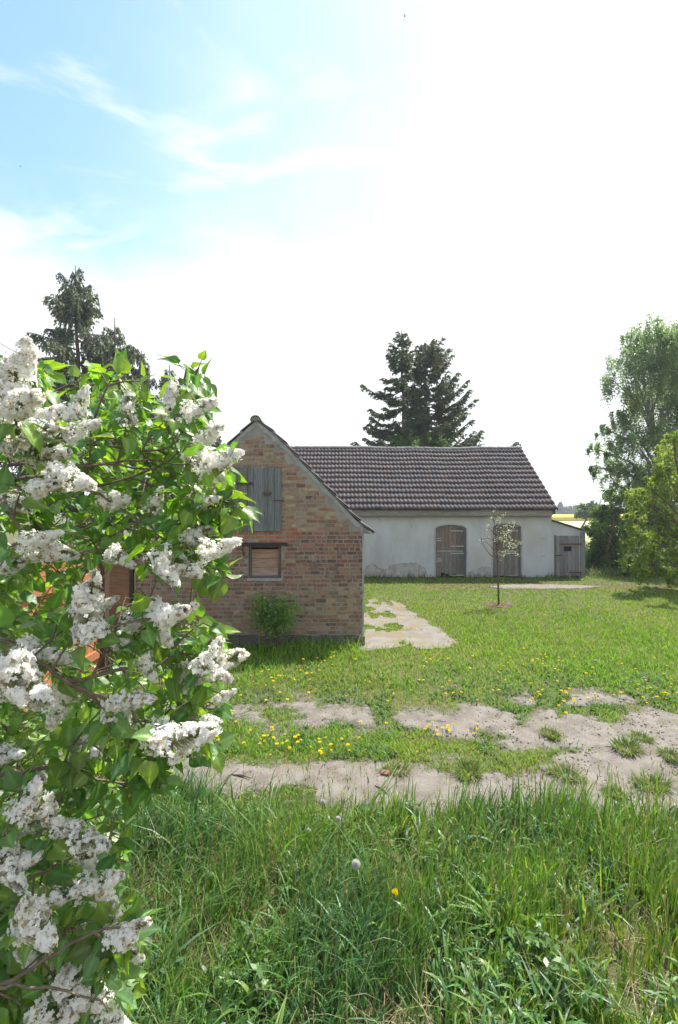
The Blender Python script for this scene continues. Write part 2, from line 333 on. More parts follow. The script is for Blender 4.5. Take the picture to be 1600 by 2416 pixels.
# ------------------------------------------------------------------ roof tiles
def tile_roof(prof, e0, e1, mapf, gauge=0.34, wave=0.15, amp=0.030, base=(0.105, 0.086, 0.083)):
    """prof: 2-D points from eave to ridge, extruded from e0 to e1; pantiles in overlapping rows"""
    prof = [Vector(p) for p in prof]; seg = [(prof[i+1]-prof[i]).length for i in range(len(prof)-1)]; L = sum(seg)
    def at(s):
        for i, l in enumerate(seg):
            if s <= l or i == len(seg)-1:
                d = (prof[i+1]-prof[i]).normalized(); return prof[i]+d*s, Vector((-d.y, d.x))
            s -= l
    nr = max(1, round(L/gauge)); g = L/nr; ns = 6
    es = np.arange(e0, e1+1e-6, wave/ns); shp = [0, .08, .75, 1.0, .75, .08]
    V = []; Fc = []; T = []
    sgn = 1
    for r in range(nr):
        sub = []
        for (ss, lift) in ((r*g-0.03, 0.004), (r*g-0.03, 0.046), ((r+.5)*g, 0.028), ((r+1)*g, 0.006)):
            p, n = at(max(ss, -0.03) if ss > 0 else ss); sub.append((p, n, lift, ss))
        off = len(V); tl = {}
        jr = random.uniform(-.006, .006)
        for li, (p, n, lift, ss) in enumerate(sub):
            for i, e in enumerate(es):
                ti = int(i//(2*ns))
                if ti not in tl:
                    v = random.uniform(0.86, 1.14); hue = random.uniform(-.12, .12)
                    tl[ti] = ((base[0]*v*(1+hue), base[1]*v, base[2]*v*(1-hue*.6)), random.uniform(-.003, .004))
                h = lift+(amp*shp[i % ns] if li else -0.012+amp*shp[i % ns]*0.9)+tl[ti][1]+0.006*math.sin(e*0.9+r*.4)
                q = p+n*h*sgn; dd = (sub[-1][0]-sub[0][0]).normalized()*(jr+tl[ti][1]*2)
                q = q+dd
                V.append(mapf(e, q.x, q.y)); T.append(tl[ti][0])
        m = len(es)
        for li in range(3):
            for i in range(m-1): Fc.append((off+li*m+i, off+li*m+i+1, off+(li+1)*m+i+1, off+(li+1)*m+i))
    return np.array(V), np.array(Fc), np.array(T)

# ------------------------------------------------------------------ brick building
DB = 8.2; sB = DB/F
def bx(x): return (x-800)*sB
def bz(y): return CAMZ-(y-1208)*sB
BXL, BXR = bx(319), bx(857); BACK = 14.6
ground_b = 0.0
right_prof = [(bx(605), bz(989)), (bx(652), bz(1027)), (bx(681), bz(1056)), (bx(735), bz(1113)), (bx(783), bz(1164)), (bx(838), bz(1223)), (bx(878), bz(1257))]
left_prof = [(bx(605), bz(989)), (bx(548), bz(1040)), (bx(521), bz(1069)), (bx(430), bz(1163)), (bx(350), bz(1243)), (bx(300), bz(1285))]
roofx = np.array([p[0] for p in left_prof[::-1]]+[p[0] for p in right_prof[1:]]); roofz = np.array([p[1] for p in left_prof[::-1]]+[p[1] for p in right_prof[1:]])
def roof_h(x): return float(np.interp(x, roofx, roofz))
B = empty('brick_building', (bx(605), DB, 0), 'old brick shed with steep gable, grey loft hatch and small boarded window', 'shed')
WX0, WX1, WZ0, WZ1 = bx(586), bx(664), bz(1364), bz(1287)
HX0, HX1, HZ0, HZ1 = bx(542), bx(663.5), bz(1253), bz(1104)
b = MB()   # mortar body: front face round the window hole, sides and back
tz = lambda x: roof_h(x)-0.045
xs = sorted(set([BXL, BXR, WX0, WX1]+[x for x in roofx if BXL < x < BXR]))
for x0, x1 in zip(xs[:-1], xs[1:]):
    if WX0-1e-6 <= x0 and x1 <= WX1+1e-6:
        b.add([(x0, DB, 0), (x1, DB, 0), (x1, DB, WZ0), (x0, DB, WZ0)], [(0, 1, 2, 3)])
        b.add([(x0, DB, WZ1), (x1, DB, WZ1), (x1, DB, tz(x1)), (x0, DB, tz(x0))], [(0, 1, 2, 3)])
    else: b.add([(x0, DB, 0), (x1, DB, 0), (x1, DB, tz(x1)), (x0, DB, tz(x0))], [(0, 1, 2, 3)])
dpt = 0.16
b.add([(WX0, DB, WZ0), (WX1, DB, WZ0), (WX1, DB, WZ1), (WX0, DB, WZ1), (WX0, DB+dpt, WZ0), (WX1, DB+dpt, WZ0), (WX1, DB+dpt, WZ1), (WX0, DB+dpt, WZ1)], [(0, 4, 5, 1), (1, 5, 6, 2), (2, 6, 7, 3), (3, 7, 4, 0)])
for x in (BXL, BXR): b.add([(x, DB, 0), (x, BACK, 0), (x, BACK, tz(x)), (x, DB, tz(x))], [(0, 1, 2, 3)])
for x0, x1 in zip(xs[:-1], xs[1:]): b.add([(x0, BACK, 0), (x1, BACK, 0), (x1, BACK, tz(x1)), (x0, BACK, tz(x0))], [(0, 3, 2, 1)])
wall = b.build('wall', M['mortar'], B)
# bricks of the front, one by one, as relief on the wall
b = MB(); ch = 0.0715; z = bz(1497); row = 0
def brick_col(x, z):
    y = 1208-(z-CAMZ)/sB; px = 800+x/sB
    n = float(vnoise(np.array([px/90]), np.array([y/60]), 2)[0])
    r = random.random()
    buff = [(.36, .265, .18), (.38, .30, .205), (.33, .22, .15), (.42, .34, .24), (.36, .21, .14), (.29, .23, .165), (.26, .19, .14)]
    red = [(.25, .12, .095), (.30, .145, .11), (.19, .10, .085), (.35, .165, .12), (.27, .15, .125), (.16, .10, .09), (.32, .22, .165)]
    low = [(.35, .215, .135), (.38, .26, .165), (.33, .18, .11), (.40, .295, .20), (.28, .16, .11), (.25, .19, .14)]
    if y < 1262: pr = 0.13
    elif y < 1390: pr = 0.86
    elif y < 1440: pr = 0.6 if px < 760 else 0.25
    else: pr = 0.12
    pr += (n-.5)*.35
    pal = red if r < pr else (buff if y < 1262 else low)
    if 1250 < y < 1290 and 520 < px < 700: pal = [(.42, .17, .10), (.40, .2, .12)]
    c = random.choice(pal); v = random.uniform(.78, 1.08); c = [c[i]*.84+(.28, .18, .125)[i]*.16 for i in range(3)]; q = .86 if (1262 < y < 1390) else .95
    return (c[0]*v*q, c[1]*v*q*.99, c[2]*v*q*.88)
while z < bz(989):
    x = BXL+0.01+(0.0 if row % 2 else -0.10); cyc = 0
    while x < BXR-0.02:
        L = (0.187 if (row % 2 == 0 or random.random() < .25) else 0.098)+random.uniform(-.012, .012)
        x0, x1 = max(x, BXL+0.005), min(x+L-0.021, BXR-0.022); x += L
        if x1-x0 < 0.03: continue
        zc = z+0.003*math.sin(x*3+row)
        z0, z1 = zc+0.0085+random.random()*.004, zc+ch-0.0085-random.random()*.004
        if z1 > min(roof_h(x0), roof_h(x1))-0.145+random.uniform(-.03, .03): continue
        xm = (x0+x1)/2
        if z1 > HZ0-.005 and z0 < HZ1 and x1 > HX0 and x0 < HX1:
            if x0 < HX0-.03: x1 = HX0-.008
            elif x1 > HX1+.03: x0 = HX1+.008
            else: continue
        if z1 > WZ0-.01 and z0 < WZ1+.05 and x1 > WX0-.02 and x0 < WX1+.02:
            if x0 < WX0-.05: x1 = WX0-.012
            elif x1 > WX1+.05: x0 = WX1+.012
            else: continue
        pr = 0.004+random.random()*0.006; j = 0.0035
        col = brick_col(xm, zc)
        f = [(x0, z0), (x1, z0), (x1, z1), (x0, z1)]
        fr = [(px_+random.uniform(-j, j), pz_+random.uniform(-j, j)) for px_, pz_ in f]
        vs = [(p_[0], DB-pr, p_[1]) for p_ in fr]+[(p_[0]+(.004 if k in (1, 2) else -.004), DB+.002, p_[1]+(.003 if k > 1 else -.003)) for k, p_ in enumerate(fr)]
        b.add(vs, [(0, 1, 2, 3), (0, 4, 5, 1), (1, 5, 6, 2), (2, 6, 7, 3), (3, 7, 4, 0)], 0, col)
    z += ch; row += 1
b.build('brickwork', M['brick'], B)
b = MB(); n = 26     # rough foundation course
xx = [BXL-.03+(BXR-BXL+.06)*i/n for i in range(n+1)]
for i in range(n):
    o1 = .05+random.uniform(-.015, .02); zt = bz(1497)-.008+random.uniform(-.02, .006)
    b.box(xx[i]+.002, xx[i+1]-.002, DB-o1, DB-.003, -.05, zt, j=0.006)
b.build('foundation', M['plinth'], B)
b = MB(); b.box(BXR-.018, BXR+.012, DB-.012, DB+.3, 0.1, tz(BXR)-.02, j=.003); b.build('corner_render', M['mortar_pale'], B)
# mortar band under the verge with a ragged lower edge
b = MB()
for prof in (left_prof, right_prof):
    pts = []; 
    for i in range(len(prof)-1):
        for k in range(8):
            t = k/8; pts.append((prof[i][0]*(1-t)+prof[i+1][0]*t, prof[i][1]*(1-t)+prof[i+1][1]*t))
    pts = [p for p in pts if BXL-.02 < p[0] < BXR+.01]
    if len(pts) and prof is right_prof: pts.append((BXR+.01, roof_h(BXR+.01)))
    wd = [0.085+random.uniform(-.03, .06)*(1 if k % 2 else .3) for k in range(len(pts))]
    for k in range(len(pts)-1):
        p, q = pts[k], pts[k+1]
        b.add([(p[0], DB-.016, p[1]-.02), (q[0], DB-.016, q[1]-.02), (q[0], DB-.012, q[1]-wd[k+1]-.03), (p[0], DB-.012, p[1]-wd[k]-.03),
               (q[0], DB+.01, q[1]-wd[k+1]-.035), (p[0], DB+.01, p[1]-wd[k]-.035)], [(0, 1, 2, 3), (3, 2, 4, 5)])
b.build('verge_mortar', M['mortar_pale'], B)
# roof: tiled slopes + stepped verge edge + ridge
rf = None
for prof, nm in ((right_prof, 'r'), (left_prof, 'l')):
    V, Fc, T = tile_roof([(p[0], p[1]) for p in prof[::-1]], DB+.0, BACK+.1, (lambda e, a, c: (a, e, c)), amp=.012)
    if nm == 'r':   # normals point the other way on this side: mirror the relief
        V, Fc, T = tile_roof([(-p[0], p[1]) for p in prof[::-1]], DB+.0, BACK+.1, (lambda e, a, c: (-a, e, c)), amp=.012)
    link('roof_slope', npmesh('roof_slope', V, Fc, T, smooth=False), M['tile'], B)
b = MB()
for prof in (left_prof, right_prof):
    pr = [Vector(p) for p in prof[::-1]]; tot = sum((pr[i+1]-pr[i]).length for i in range(len(pr)-1)); nt_ = round(tot/.34)
    def at(s):
        for i in range(len(pr)-1):
            l = (pr[i+1]-pr[i]).length
            if s <= l or i == len(pr)-2: return pr[i]+(pr[i+1]-pr[i]).normalized()*s
            s -= l
    for k in range(nt_):
        a = at(max(k*tot/nt_-.04, -0.02)); c = at((k+1)*tot/nt_)
        d = (c-a).normalized(); nrm = Vector((-d.y, d.x)); nrm = nrm if nrm.y > 0 else -nrm
        a2 = a+nrm*.024; c2 = c+nrm*.006
        q = [a2-nrm*.018, c2-nrm*.018, c2, a2]
        b.prism([(p.x, DB-.075, p.y) for p in q], (0, .014, 0), 0)
b.build('roof_verge', M['tile_edge'], B)
b = MB(); rz = bz(989)+.01
for k in range(18):
    y0 = DB-.10+k*.37; y1 = y0+.40; r0 = .092 if k % 2 == 0 else .088
    vs = []; 
    for (yy, rr) in ((y0, r0+.008), (y1, r0-.006)):
        for a in range(9):
            th = math.pi*(a/8); vs.append((bx(605)+math.cos(th)*rr, yy, rz-.05+math.sin(th)*rr*.95))
        for a in range(9):
            th = math.pi*(1-a/8); vs.append((bx(605)+math.cos(th)*(rr-.02), yy, rz-.05+math.sin(th)*(rr-.02)*.95))
    fs = [tuple(range(18)), tuple(range(18, 36))[::-1]]+[(i, (i+1) % 18, 18+(i+1) % 18, 18+i) for i in range(18)]
    b.add(vs, fs)
b.build('ridge_tiles', M['tile_edge'], B)
b = MB(); b.prism([(bx(605)-.09, DB-.07, rz-.05), (bx(605)+.09, DB-.07, rz-.05), (bx(605)+.05, DB-.07, rz+.03), (bx(605)-.05, DB-.07, rz+.03)], (0, .05, 0)); b.build('ridge_mortar', M['mortar_pale'], B)
# soffit board end at the right eave
b = MB(); b.prism([(bx(859), DB-.05, bz(1247)), (bx(876), DB-.05, bz(1259)), (bx(858), DB-.05, bz(1259))], (0, 6.3, 0), col=(.22, .2, .15)); b.build('eave_board', M['wood'], B)
# loft hatch
H = MB(); 
edges = [542, 566, 586, 600.5, 624, 633, 648, 663.5]
tints = [(.155, .168, .175), (.16, .165, .15), (.17, .175, .175), (.19, .205, .205), (.15, .165, .16), (.165, .185, .18), (.175, .19, .185)]
for i in range(len(edges)-1):
    H.box(bx(edges[i])+.002, bx(edges[i+1])-.003, DB-.034-random.random()*.006, DB+.03, HZ0+random.uniform(-.006, .01), HZ1+random.uniform(-.008, .006), 0, tints[i], .0015)
hatch = H.build('hatch', M['wood'], B, origin=(bx(603), DB, bz(1180)))
b = MB(); 
for x0, x1, y0, y1, t in ((543, 565, 1143, 1217, (.165, .18, .165)), (566, 585, 1143, 1217, (.185, .18, .135))): b.box(bx(x0)+.002, bx(x1)-.002, DB-.056, DB-.041, bz(y1), bz(y0), 0, t, .001)
b.build('small_shutter', M['wood'], hatch)
for x0, x1, y0, y1 in ((535, 598, 1138, 1143.5), (535, 588, 1215, 1220)):
    b = MB(); b.box(bx(x0), bx(x1), DB-.078, DB-.057, bz(y1), bz(y0), 0, (.07, .065, .06), .002); b.build('cross_bar', M['wood'], hatch)
b = MB(); b.box(bx(621), bx(641), DB-.075, DB-.045, bz(1166.5), bz(1163.5), 0, (.15, .10, .07), .003); b.box(bx(625), bx(642), DB-.068, DB-.045, bz(1161.5), bz(1159), 0, (.19, .15, .12), .003); b.build('handle', M['wood'], hatch)
b = MB(); b.tube([(bx(644), DB-.06, bz(1181.5)), (bx(668), DB-.06, bz(1181)), (bx(670), DB-.05, bz(1174))], .008, 6); b.tube([(bx(669), DB-.07, bz(1185)), (bx(669), DB+.02, bz(1181))], .008, 6); b.build('hook', M['rust'], hatch)
# boarded window
wy = DB+.045
fr = MB()
fr.box(WX0+.002, bx(591.5), wy, wy+.06, WZ0+.01, WZ1-.004, 0, (.16, .13, .105)); fr.box(bx(656), WX1-.002, wy, wy+.06, WZ0+.01, WZ1-.004, 0, (.15, .115, .10))
fr.box(bx(591.7), bx(655.8), wy+.002, wy+.058, bz(1292), WZ1-.006, 0, (.14, .11, .085)); fr.box(bx(591.7), bx(655.8), wy+.002, wy+.058, WZ0+.012, bz(1360), 0, (.16, .14, .12))
window = fr.build('window', M['wood'], B, origin=(bx(625), DB, bz(1325)))
b = MB()
for y0, y1, t in ((1297, 1318.5, (.34, .215, .145)), (1319, 1340.5, (.33, .225, .17)), (1341, 1359.6, (.36, .27, .235))):
    b.box(bx(591.7)+.002, bx(655.8)-.002, wy+.028+random.random()*.005, wy+.05, bz(y1), bz(y0), 0, t, .002)
b.build('boards', M['woodh'], window)
b = MB(); b.box(bx(591), bx(656), wy+.07, wy+.08, WZ0, WZ1); b.build('dark_gap', M['black'], window)
b = MB(); b.box(bx(573), bx(678), DB-.05, DB+.12, bz(1286.5), bz(1280), 0); b.tube([(bx(574), DB-.03, bz(1286)), (bx(574.5), DB-.035, bz(1300)), (bx(577), DB-.03, bz(1310))], [.008, .01, .016]); b.build('lintel', M['iron'], B)
b = MB(); b.box(WX0-.02, WX1+.02, DB-.02, DB+.04, WZ0-.05, WZ0-.001, 0, j=.006); b.build('window_sill', M['mortar_pale'], B)

# ------------------------------------------------------------------ barn
DW = 16.73; sW = DW/F
def wx(x): return (x-800)*sW
def wz(y): return CAMZ-(y-1208)*sW
A = empty('barn', (wx(1000), DW, 0), 'long white limewashed barn with dark tiled roof and two arched plank doors', 'barn')
BL, BR_ = -4.6, 7.82; RY = 19.76; RZ = 5.18; EZ = 2.50; EY = 16.45; YB = 22.9
wall_top = wz(1205)
doors = [(wx(1028), wx(1100.5), wz(1250), wz(1238.5)), (wx(1163), wx(1230), wz(1247), wz(1235.5))]
def archz(d, x): c = (d[0]+d[1])/2; hw = (d[1]-d[0])/2; return d[2]+(d[3]-d[2])*math.sqrt(max(0, 1-((x-c)/hw)**2*.92))
b = MB(); xs = [BL]
for d in doors:
    if xs[-1] < d[0]: b.add([(xs[-1], DW, 0), (d[0], DW, 0), (d[0], DW, wall_top), (xs[-1], DW, wall_top)], [(0, 1, 2, 3)])
    n = 14; X = [d[0]+(d[1]-d[0])*i/n for i in range(n+1)]
    for i in range(n):
        b.add([(X[i], DW, archz(d, X[i])), (X[i+1], DW, archz(d, X[i+1])), (X[i+1], DW, wall_top), (X[i], DW, wall_top)], [(0, 1, 2, 3)])
        b.add([(X[i], DW, archz(d, X[i])), (X[i+1], DW, archz(d, X[i+1])), (X[i+1], DW+.25, archz(d, X[i+1])), (X[i], DW+.25, archz(d, X[i]))], [(0, 3, 2, 1)])
    for xq in (d[0], d[1]): b.add([(xq, DW, 0), (xq, DW+.25, 0), (xq, DW+.25, archz(d, xq)), (xq, DW, archz(d, xq))], [(0, 1, 2, 3)])
    xs.append(d[1])
b.add([(xs[-1], DW, 0), (BR_, DW, 0), (BR_, DW, wall_top), (xs[-1], DW, wall_top)], [(0, 1, 2, 3)])
for x in (BL, BR_): b.add([(x, DW, 0), (x, YB-.15, 0), (x, YB-.15, EZ-.05), (x, RY, RZ-.06), (x, DW, EZ+.15-.05), ], [(0, 1, 2, 3, 4)])
b.add([(BL, YB-.15, 0), (BR_, YB-.15, 0), (BR_, YB-.15, EZ-.05), (BL, YB-.15, EZ-.05)], [(0, 3, 2, 1)])
b.build('wall', M['plaster'], A)
def sag(x, y): return (-.045*math.sin(math.pi*(x-1)/6.8)+.012*math.sin(x*2.3))*min(1, max(0, (y-EY)/(RY-EY))) if x > 1 else 0
V, Fc, T = tile_roof([(EY, EZ), (RY, RZ)], BL-.1, BR_+.08, lambda e, a, c: (e, a, c+sag(e, a)), base=(.075, .060, .060))
link('roof', npmesh('roof', V, Fc, T), M['tile'], A)
V, Fc, T = tile_roof([(-YB-.2, EZ), (-RY, RZ)], BL-.1, BR_+.08, lambda e, a, c: (e, -a, c))
link('rear_roof', npmesh('rear_roof', V, Fc, T), M['tile'], A)
b = MB(); x = BL-.1
while x < BR_+.05:
    L = .40; r0 = .10; x1 = min(x+L+.03, BR_+.10); tl = random.uniform(-.012, .012); vs = []
    for xx_, rr in ((x, r0+.014), (x1, r0-.004)):
        for a in range(9):
            th = math.pi*a/8; vs.append((xx_, RY+math.cos(th)*rr, RZ-.02+sag(xx_, RY)+tl*(xx_-x)+math.sin(th)*rr))
    b.add(vs, [(i, i+1, 9+i+1, 9+i) for i in range(8)]+[tuple(range(9)), tuple(range(9, 18))[::-1]], 0, (.17*random.uniform(.8, 1.25),)*3); x += L
b.build('ridge_tiles', M['tile'], A)
b = MB(); x = BL   # boarded eaves box in lengths
for x1 in (wx(740), wx(873), wx(982), wx(1115), BR_-.06):
    v = random.uniform(.9, 1.1); b.box(x+.003, x1-.003, EY+.07, DW-.004, wz(1217), wz(1204), 0, (.27*v, .25*v, .215*v)); x = x1
b.build('eaves_board', M['woodh'], A)
b = MB(); b.box(BL, BR_-.06, EY+.075, DW-.02, wz(1217.6)-.01, wz(1217.2)-.002, 0, (.08, .07, .06)); b.box(BR_-.055, BR_+.02, EY+.04, DW-.004, wz(1213), wz(1200), 0, (.07, .06, .05)); b.build('eaves_batten', M['woodh'], A)
b = MB(); q = [(EY-.03, EZ-.055), (RY, RZ-.055), (RY, RZ+.005), (EY-.03, EZ+.002)]; b.prism([(BR_+.055, p[0], p[1]) for p in q], (.022, 0, 0)); b.build('verge_board', M['tile_edge'], A)
# peeled plaster at the foot of the wall: thin broken sheets with a dark torn edge
def peel(px):
    pts = [(wx(x), wz(y)) for x, y in px]; p2 = []
    for i in range(len(pts)-1):
        for k in range(5):
            t = k/5; p2.append((pts[i][0]*(1-t)+pts[i+1][0]*t+random.uniform(-.012, .012), max(.05, pts[i][1]*(1-t)+pts[i+1][1]*t+random.uniform(-.05, .03))))
    p2.append(pts[-1]); b = MB()
    for i in range(len(p2)-1): b.add([(p2[i][0], DW-.004, .0), (p2[i+1][0], DW-.004, .0), (p2[i+1][0], DW-.004, p2[i+1][1]), (p2[i][0], DW-.004, p2[i][1])], [(0, 1, 2, 3)])
    o = b.build('bare_plaster', M['plaster_old'], A)
    c = MB(); c.tube([(p[0], DW-.006, p[1]) for p in p2], [random.uniform(.001, .007) for _ in p2], 5); c.build('torn_edge', M['crack'], o)
peel([(862, 1346), (868, 1333), (884, 1332), (899, 1343), (908, 1346), (922, 1333), (945, 1330), (968, 1328), (982, 1326), (1000, 1338), (1008, 1352)])
peel([(1104, 1352), (1115, 1344), (1128, 1342), (1142, 1338), (1155, 1336), (1158, 1352)])
b = MB()
for (x0, y0, x1, y1) in ((893, 1225, 898, 1228), (1276, 1271, 1287, 1271.5), (1276, 1312, 1287, 1313), (970, 1238, 972, 1246)):
    b = MB(); b.tube([(wx(x0), DW-.003, wz(y0)), (wx((x0+x1)/2), DW-.003, wz((y0+y1)/2)+.01), (wx(x1), DW-.003, wz(y1))], .006, 5); b.build('wall_scar', M['crack'], A)
def arched_door(d, tone, lab, holes):
    x0, x1 = d[0]+.07, d[1]-.06; yd = DW+.075
    n = 7; fr = MB()        # frame: two posts and the arch
    for a0, a1 in ((d[0]+.004, x0-.004), (x1+.004, d[1]-.004)): fr.box(a0, a1, yd-.02, yd+.08, 0, archz(d, (a0+a1)/2)-.03, 0, (.19, .185, .18))
    XS = [d[0]+.005+(d[1]-d[0]-.01)*i/12 for i in range(13)]
    for i in range(12):
        z0, z1 = archz(d, XS[i]), archz(d, XS[i+1]); fr.prism([(XS[i], yd-.022, z0-.075), (XS[i+1], yd-.022, z1-.075), (XS[i+1], yd-.022, z1-.005), (XS[i], yd-.022, z0-.005)], (0, .1, 0), 0, (.2, .2, .2))
    door = fr.build('door', M['wood'], A, origin=((d[0]+d[1])/2, DW, 0)); door['label'] = lab
    mid = wz(1300)
    for nm, za, zb, tt in (('upper_leaf', mid+.012, None, tone[0]), ('lower_leaf', .0, mid-.012, tone[1])):
        b = MB()
        for i in range(n):
            a0 = x0+(x1-x0)*i/n; a1 = x0+(x1-x0)*(i+1)/n; v = random.uniform(.72, 1.28); hz = archz(d, (a0+a1)/2)-.08 if zb is None else zb
            zz = za if za else (.03+(random.choice([0, .02, .13, .09]) if holes and i < 6 else random.uniform(0, .02)))
            b.box(a0+.003, a1-.004, yd+.005+random.random()*.006, yd+.035, zz, hz, 0, tuple(min(1, c*v) for c in tt), .001)
        b.build(nm, M['wood'], door)
    b = MB(); b.box(x0, x1, yd+.045, yd+.06, .0, d[2]); b.build('dark_gap', M['black'], door)
    b = MB(); xm = (x0+x1)/2
    for yy in (1253, 1289, 1306, 1358): b = MB(); b.box(xm+.0, x1-.02, yd-.018, yd+.004, wz(yy+1.2), wz(yy-1.2), 0, j=.003); b.build('batten', M['palestrip'], door)
    b = MB(); b.box(x0, x1-.04, yd-.02, yd+.004, wz(1301.5), wz(1299.5)); b.build('drip_board', M['palestrip'], door)
    if holes:
        for yy in (1271, 1276, 1319, 1324): b = MB(); b.box(x0-.04+.02*(yy % 2), x0+.16, yd-.03, yd-.024, wz(yy+1.2), wz(yy-1.2), 0, j=.006); b.build('hinge_strap', M['palestrip'], door)
arched_door(doors[0], ((.20, .16, .125), (.195, .18, .16)), 'arched plank door with gnawed bottom and pale hinge straps', True)
arched_door(doors[1], ((.21, .17, .14), (.22, .195, .175)), 'arched plank door behind the young tree', False)
b = MB()
for d in doors:             # rendered surround, slightly proud
    XS = [d[0]-.045+(d[1]-d[0]+.09)*i/16 for i in range(17)]; e = (d[0]-.045, d[1]+.045, d[2], d[3]+.045)
    for i in range(16):
        zi = lambda x: max(archz(d, min(max(x, d[0]), d[1])), 0)
        b.add([(XS[i], DW-.012, zi(XS[i])+.002 if d[0] < XS[i] < d[1] else d[2]-.02), (XS[i+1], DW-.012, zi(XS[i+1])+.002 if d[0] < XS[i+1] < d[1] else d[2]-.02), (XS[i+1], DW-.012, archz(e, XS[i+1])), (XS[i], DW-.012, archz(e, XS[i]))], [(0, 1, 2, 3)])
        b.add([(XS[i], DW-.012, archz(e, XS[i])), (XS[i+1], DW-.012, archz(e, XS[i+1])), (XS[i+1], DW, archz(e, XS[i+1])), (XS[i], DW, archz(e, XS[i]))], [(0, 1, 2, 3)])
    for a0, a1 in ((d[0]-.045, d[0]), (d[1], d[1]+.045)): b.box(a0, a1, DW-.012, DW-.001, 0, d[2]-.022)
b.build('door_surround', mat('bluish render', (.40, .42, .44), .9, var=(.7, .7, .7), vscale=6, bump=.4), A)

# ------------------------------------------------------------------ lean-to
Lx0, Lx1 = BR_+.004, wx(1379)
T_ = empty('lean_to', ((Lx0+Lx1)/2, DW, 0), 'small lean-to on the end of the white barn with grey plank door', 'shed')
zA, zB = wz(1230), wz(1254)
lx = lambda x: zA+(zB-zA)*(x-Lx0)/(Lx1-Lx0)
dx0, dx1 = wx(1311.5), wx(1366); dz1 = wz(1264)
b = MB()
b.add([(Lx0, DW, 0), (dx0, DW, 0), (dx0, DW, lx(dx0)), (Lx0, DW, lx(Lx0))], [(0, 1, 2, 3)])
b.add([(dx0, DW, dz1), (dx1, DW, dz1), (dx1, DW, lx(dx1)), (dx0, DW, lx(dx0))], [(0, 1, 2, 3)])
b.add([(dx1, DW, 0), (Lx1, DW, 0), (Lx1, DW, zB), (dx1, DW, lx(dx1))], [(0, 1, 2, 3)])
b.add([(Lx1, DW, 0), (Lx1, DW+3.4, 0), (Lx1, DW+3.4, zB), (Lx1, DW, zB)], [(0, 1, 2, 3)])
b.add([(Lx0, DW+3.4, 0), (Lx1, DW+3.4, 0), (Lx1, DW+3.4, zB), (Lx0, DW+3.4, zA)], [(0, 3, 2, 1)])
b.build('wall', M['plaster'], T_)
b = MB(); nst = 4
for i in range(nst):
    xa = Lx0+(Lx1+.13-Lx0)*i/nst; xb = Lx0+(Lx1+.13-Lx0)*(i+1)/nst+.05; za = zA+(zB-zA)*(xa-Lx0)/(Lx1-Lx0); zb = zA+(zB-zA)*(xb-Lx0)/(Lx1-Lx0)
    b.prism([(xa, DW-.09, za+.035-.006), (xb, DW-.09, zb+.035+.006), (xb, DW-.09, zb+.06+.01), (xa, DW-.09, za+.06)], (0, 3.6, 0), 0, (.14, .12, .11))
b.build('roof', M['tile'], T_)
b = MB(); b.box(wx(1369), Lx1+.02, DW-.03, DW-.004, 0, zB-.02, 0, (.25, .25, .25)); b.build('corner_board', M['wood'], T_); b = MB(); b.box(dx0-.05, dx0, DW-.03, DW-.004, 0, dz1+.03, 0, (.14, .12, .11)); b.build('door_post', M['wood'], T_)
b = MB(); n = 6
for i in range(n):
    a0 = dx0+(dx1-dx0)*i/n; a1 = dx0+(dx1-dx0)*(i+1)/n; v = random.uniform(.8, 1.2); z0 = .02+random.uniform(0, .03)
    hole = (wx(1332), wx(1344.5), wz(1300.5), wz(1289))
    for (s0, s1) in (((z0, dz1),) if not (a1 > hole[0]+.04 and a0 < hole[1]-.04) else ((z0, hole[2]), (hole[3], dz1))):
        b.box(a0+.003, a1-.004, DW-.032-random.random()*.005, DW-.006, s0, s1, 0, (.24*v, .235*v, .235*v), .001)
door = b.build('door', M['wood'], T_, origin=((dx0+dx1)/2, DW, 0)); door['label'] = 'low grey plank door with a small square hole and rusty straps'
b = MB(); b.box(dx0+.02, dx1-.02, DW-.004, DW-.002, .03, dz1-.03); b.build('dark_gap', M['black'], door)
for (xa, xb, yy) in ((1322, 1371, 1283.5), (1342, 1373, 1350), (1307, 1325, 1310)):
    b = MB(); b.box(wx(xa), wx(xb), DW-.05, DW-.036, wz(yy+1.6), wz(yy-1.2), 0, j=.003); b.build('strap', M['rust'], door)
M_off = None

# ------------------------------------------------------------------ timber gate beside the brick building
GX = -3.42
gy0, gy1 = 4.9, 6.45
g = empty('board_gate', (GX, gy1, 0), 'open orange board gate with diagonal brace seen through the lilac', 'gate')
b = MB(); n = 11
for i in range(n):
    a = gy0+(gy1-gy0)*i/n; c = gy0+(gy1-gy0)*(i+1)/n; v = random.uniform(.82, 1.18); b.box(GX-.012, GX+.012, a+.002, c-.003, .08, 1.80, 0, (v, v*.97, v*.9), .001)
b.build('boards', M['larch'], g)
b = MB()
for z0 in (.35, 1.45): b = MB(); b.box(GX+.0125, GX+.045, gy0+.03, gy1-.03, z0, z0+.11, 0, (1.05, 1, 1), .001); b.build('rail', M['larch'], g)
b = MB(); b.prism([(GX+.046, gy0+.1, .47), (GX+.046, gy0+.24, .47), (GX+.046, gy1-.08, 1.44), (GX+.046, gy1-.22, 1.44)], (.025, 0, 0), 0, (1.1, 1, 1)); b.build('brace', M['larch'], g)
g2 = empty('gate_post', (GX+.05, gy1+.10, 0), 'dark brown square timber post holding the orange gate', 'post')
b = MB(); b.box(GX-.04, GX+.085, gy1+.03, gy1+.155, 0, 1.93, 0, j=.003); b.build('post', M['darkwood'], g2)
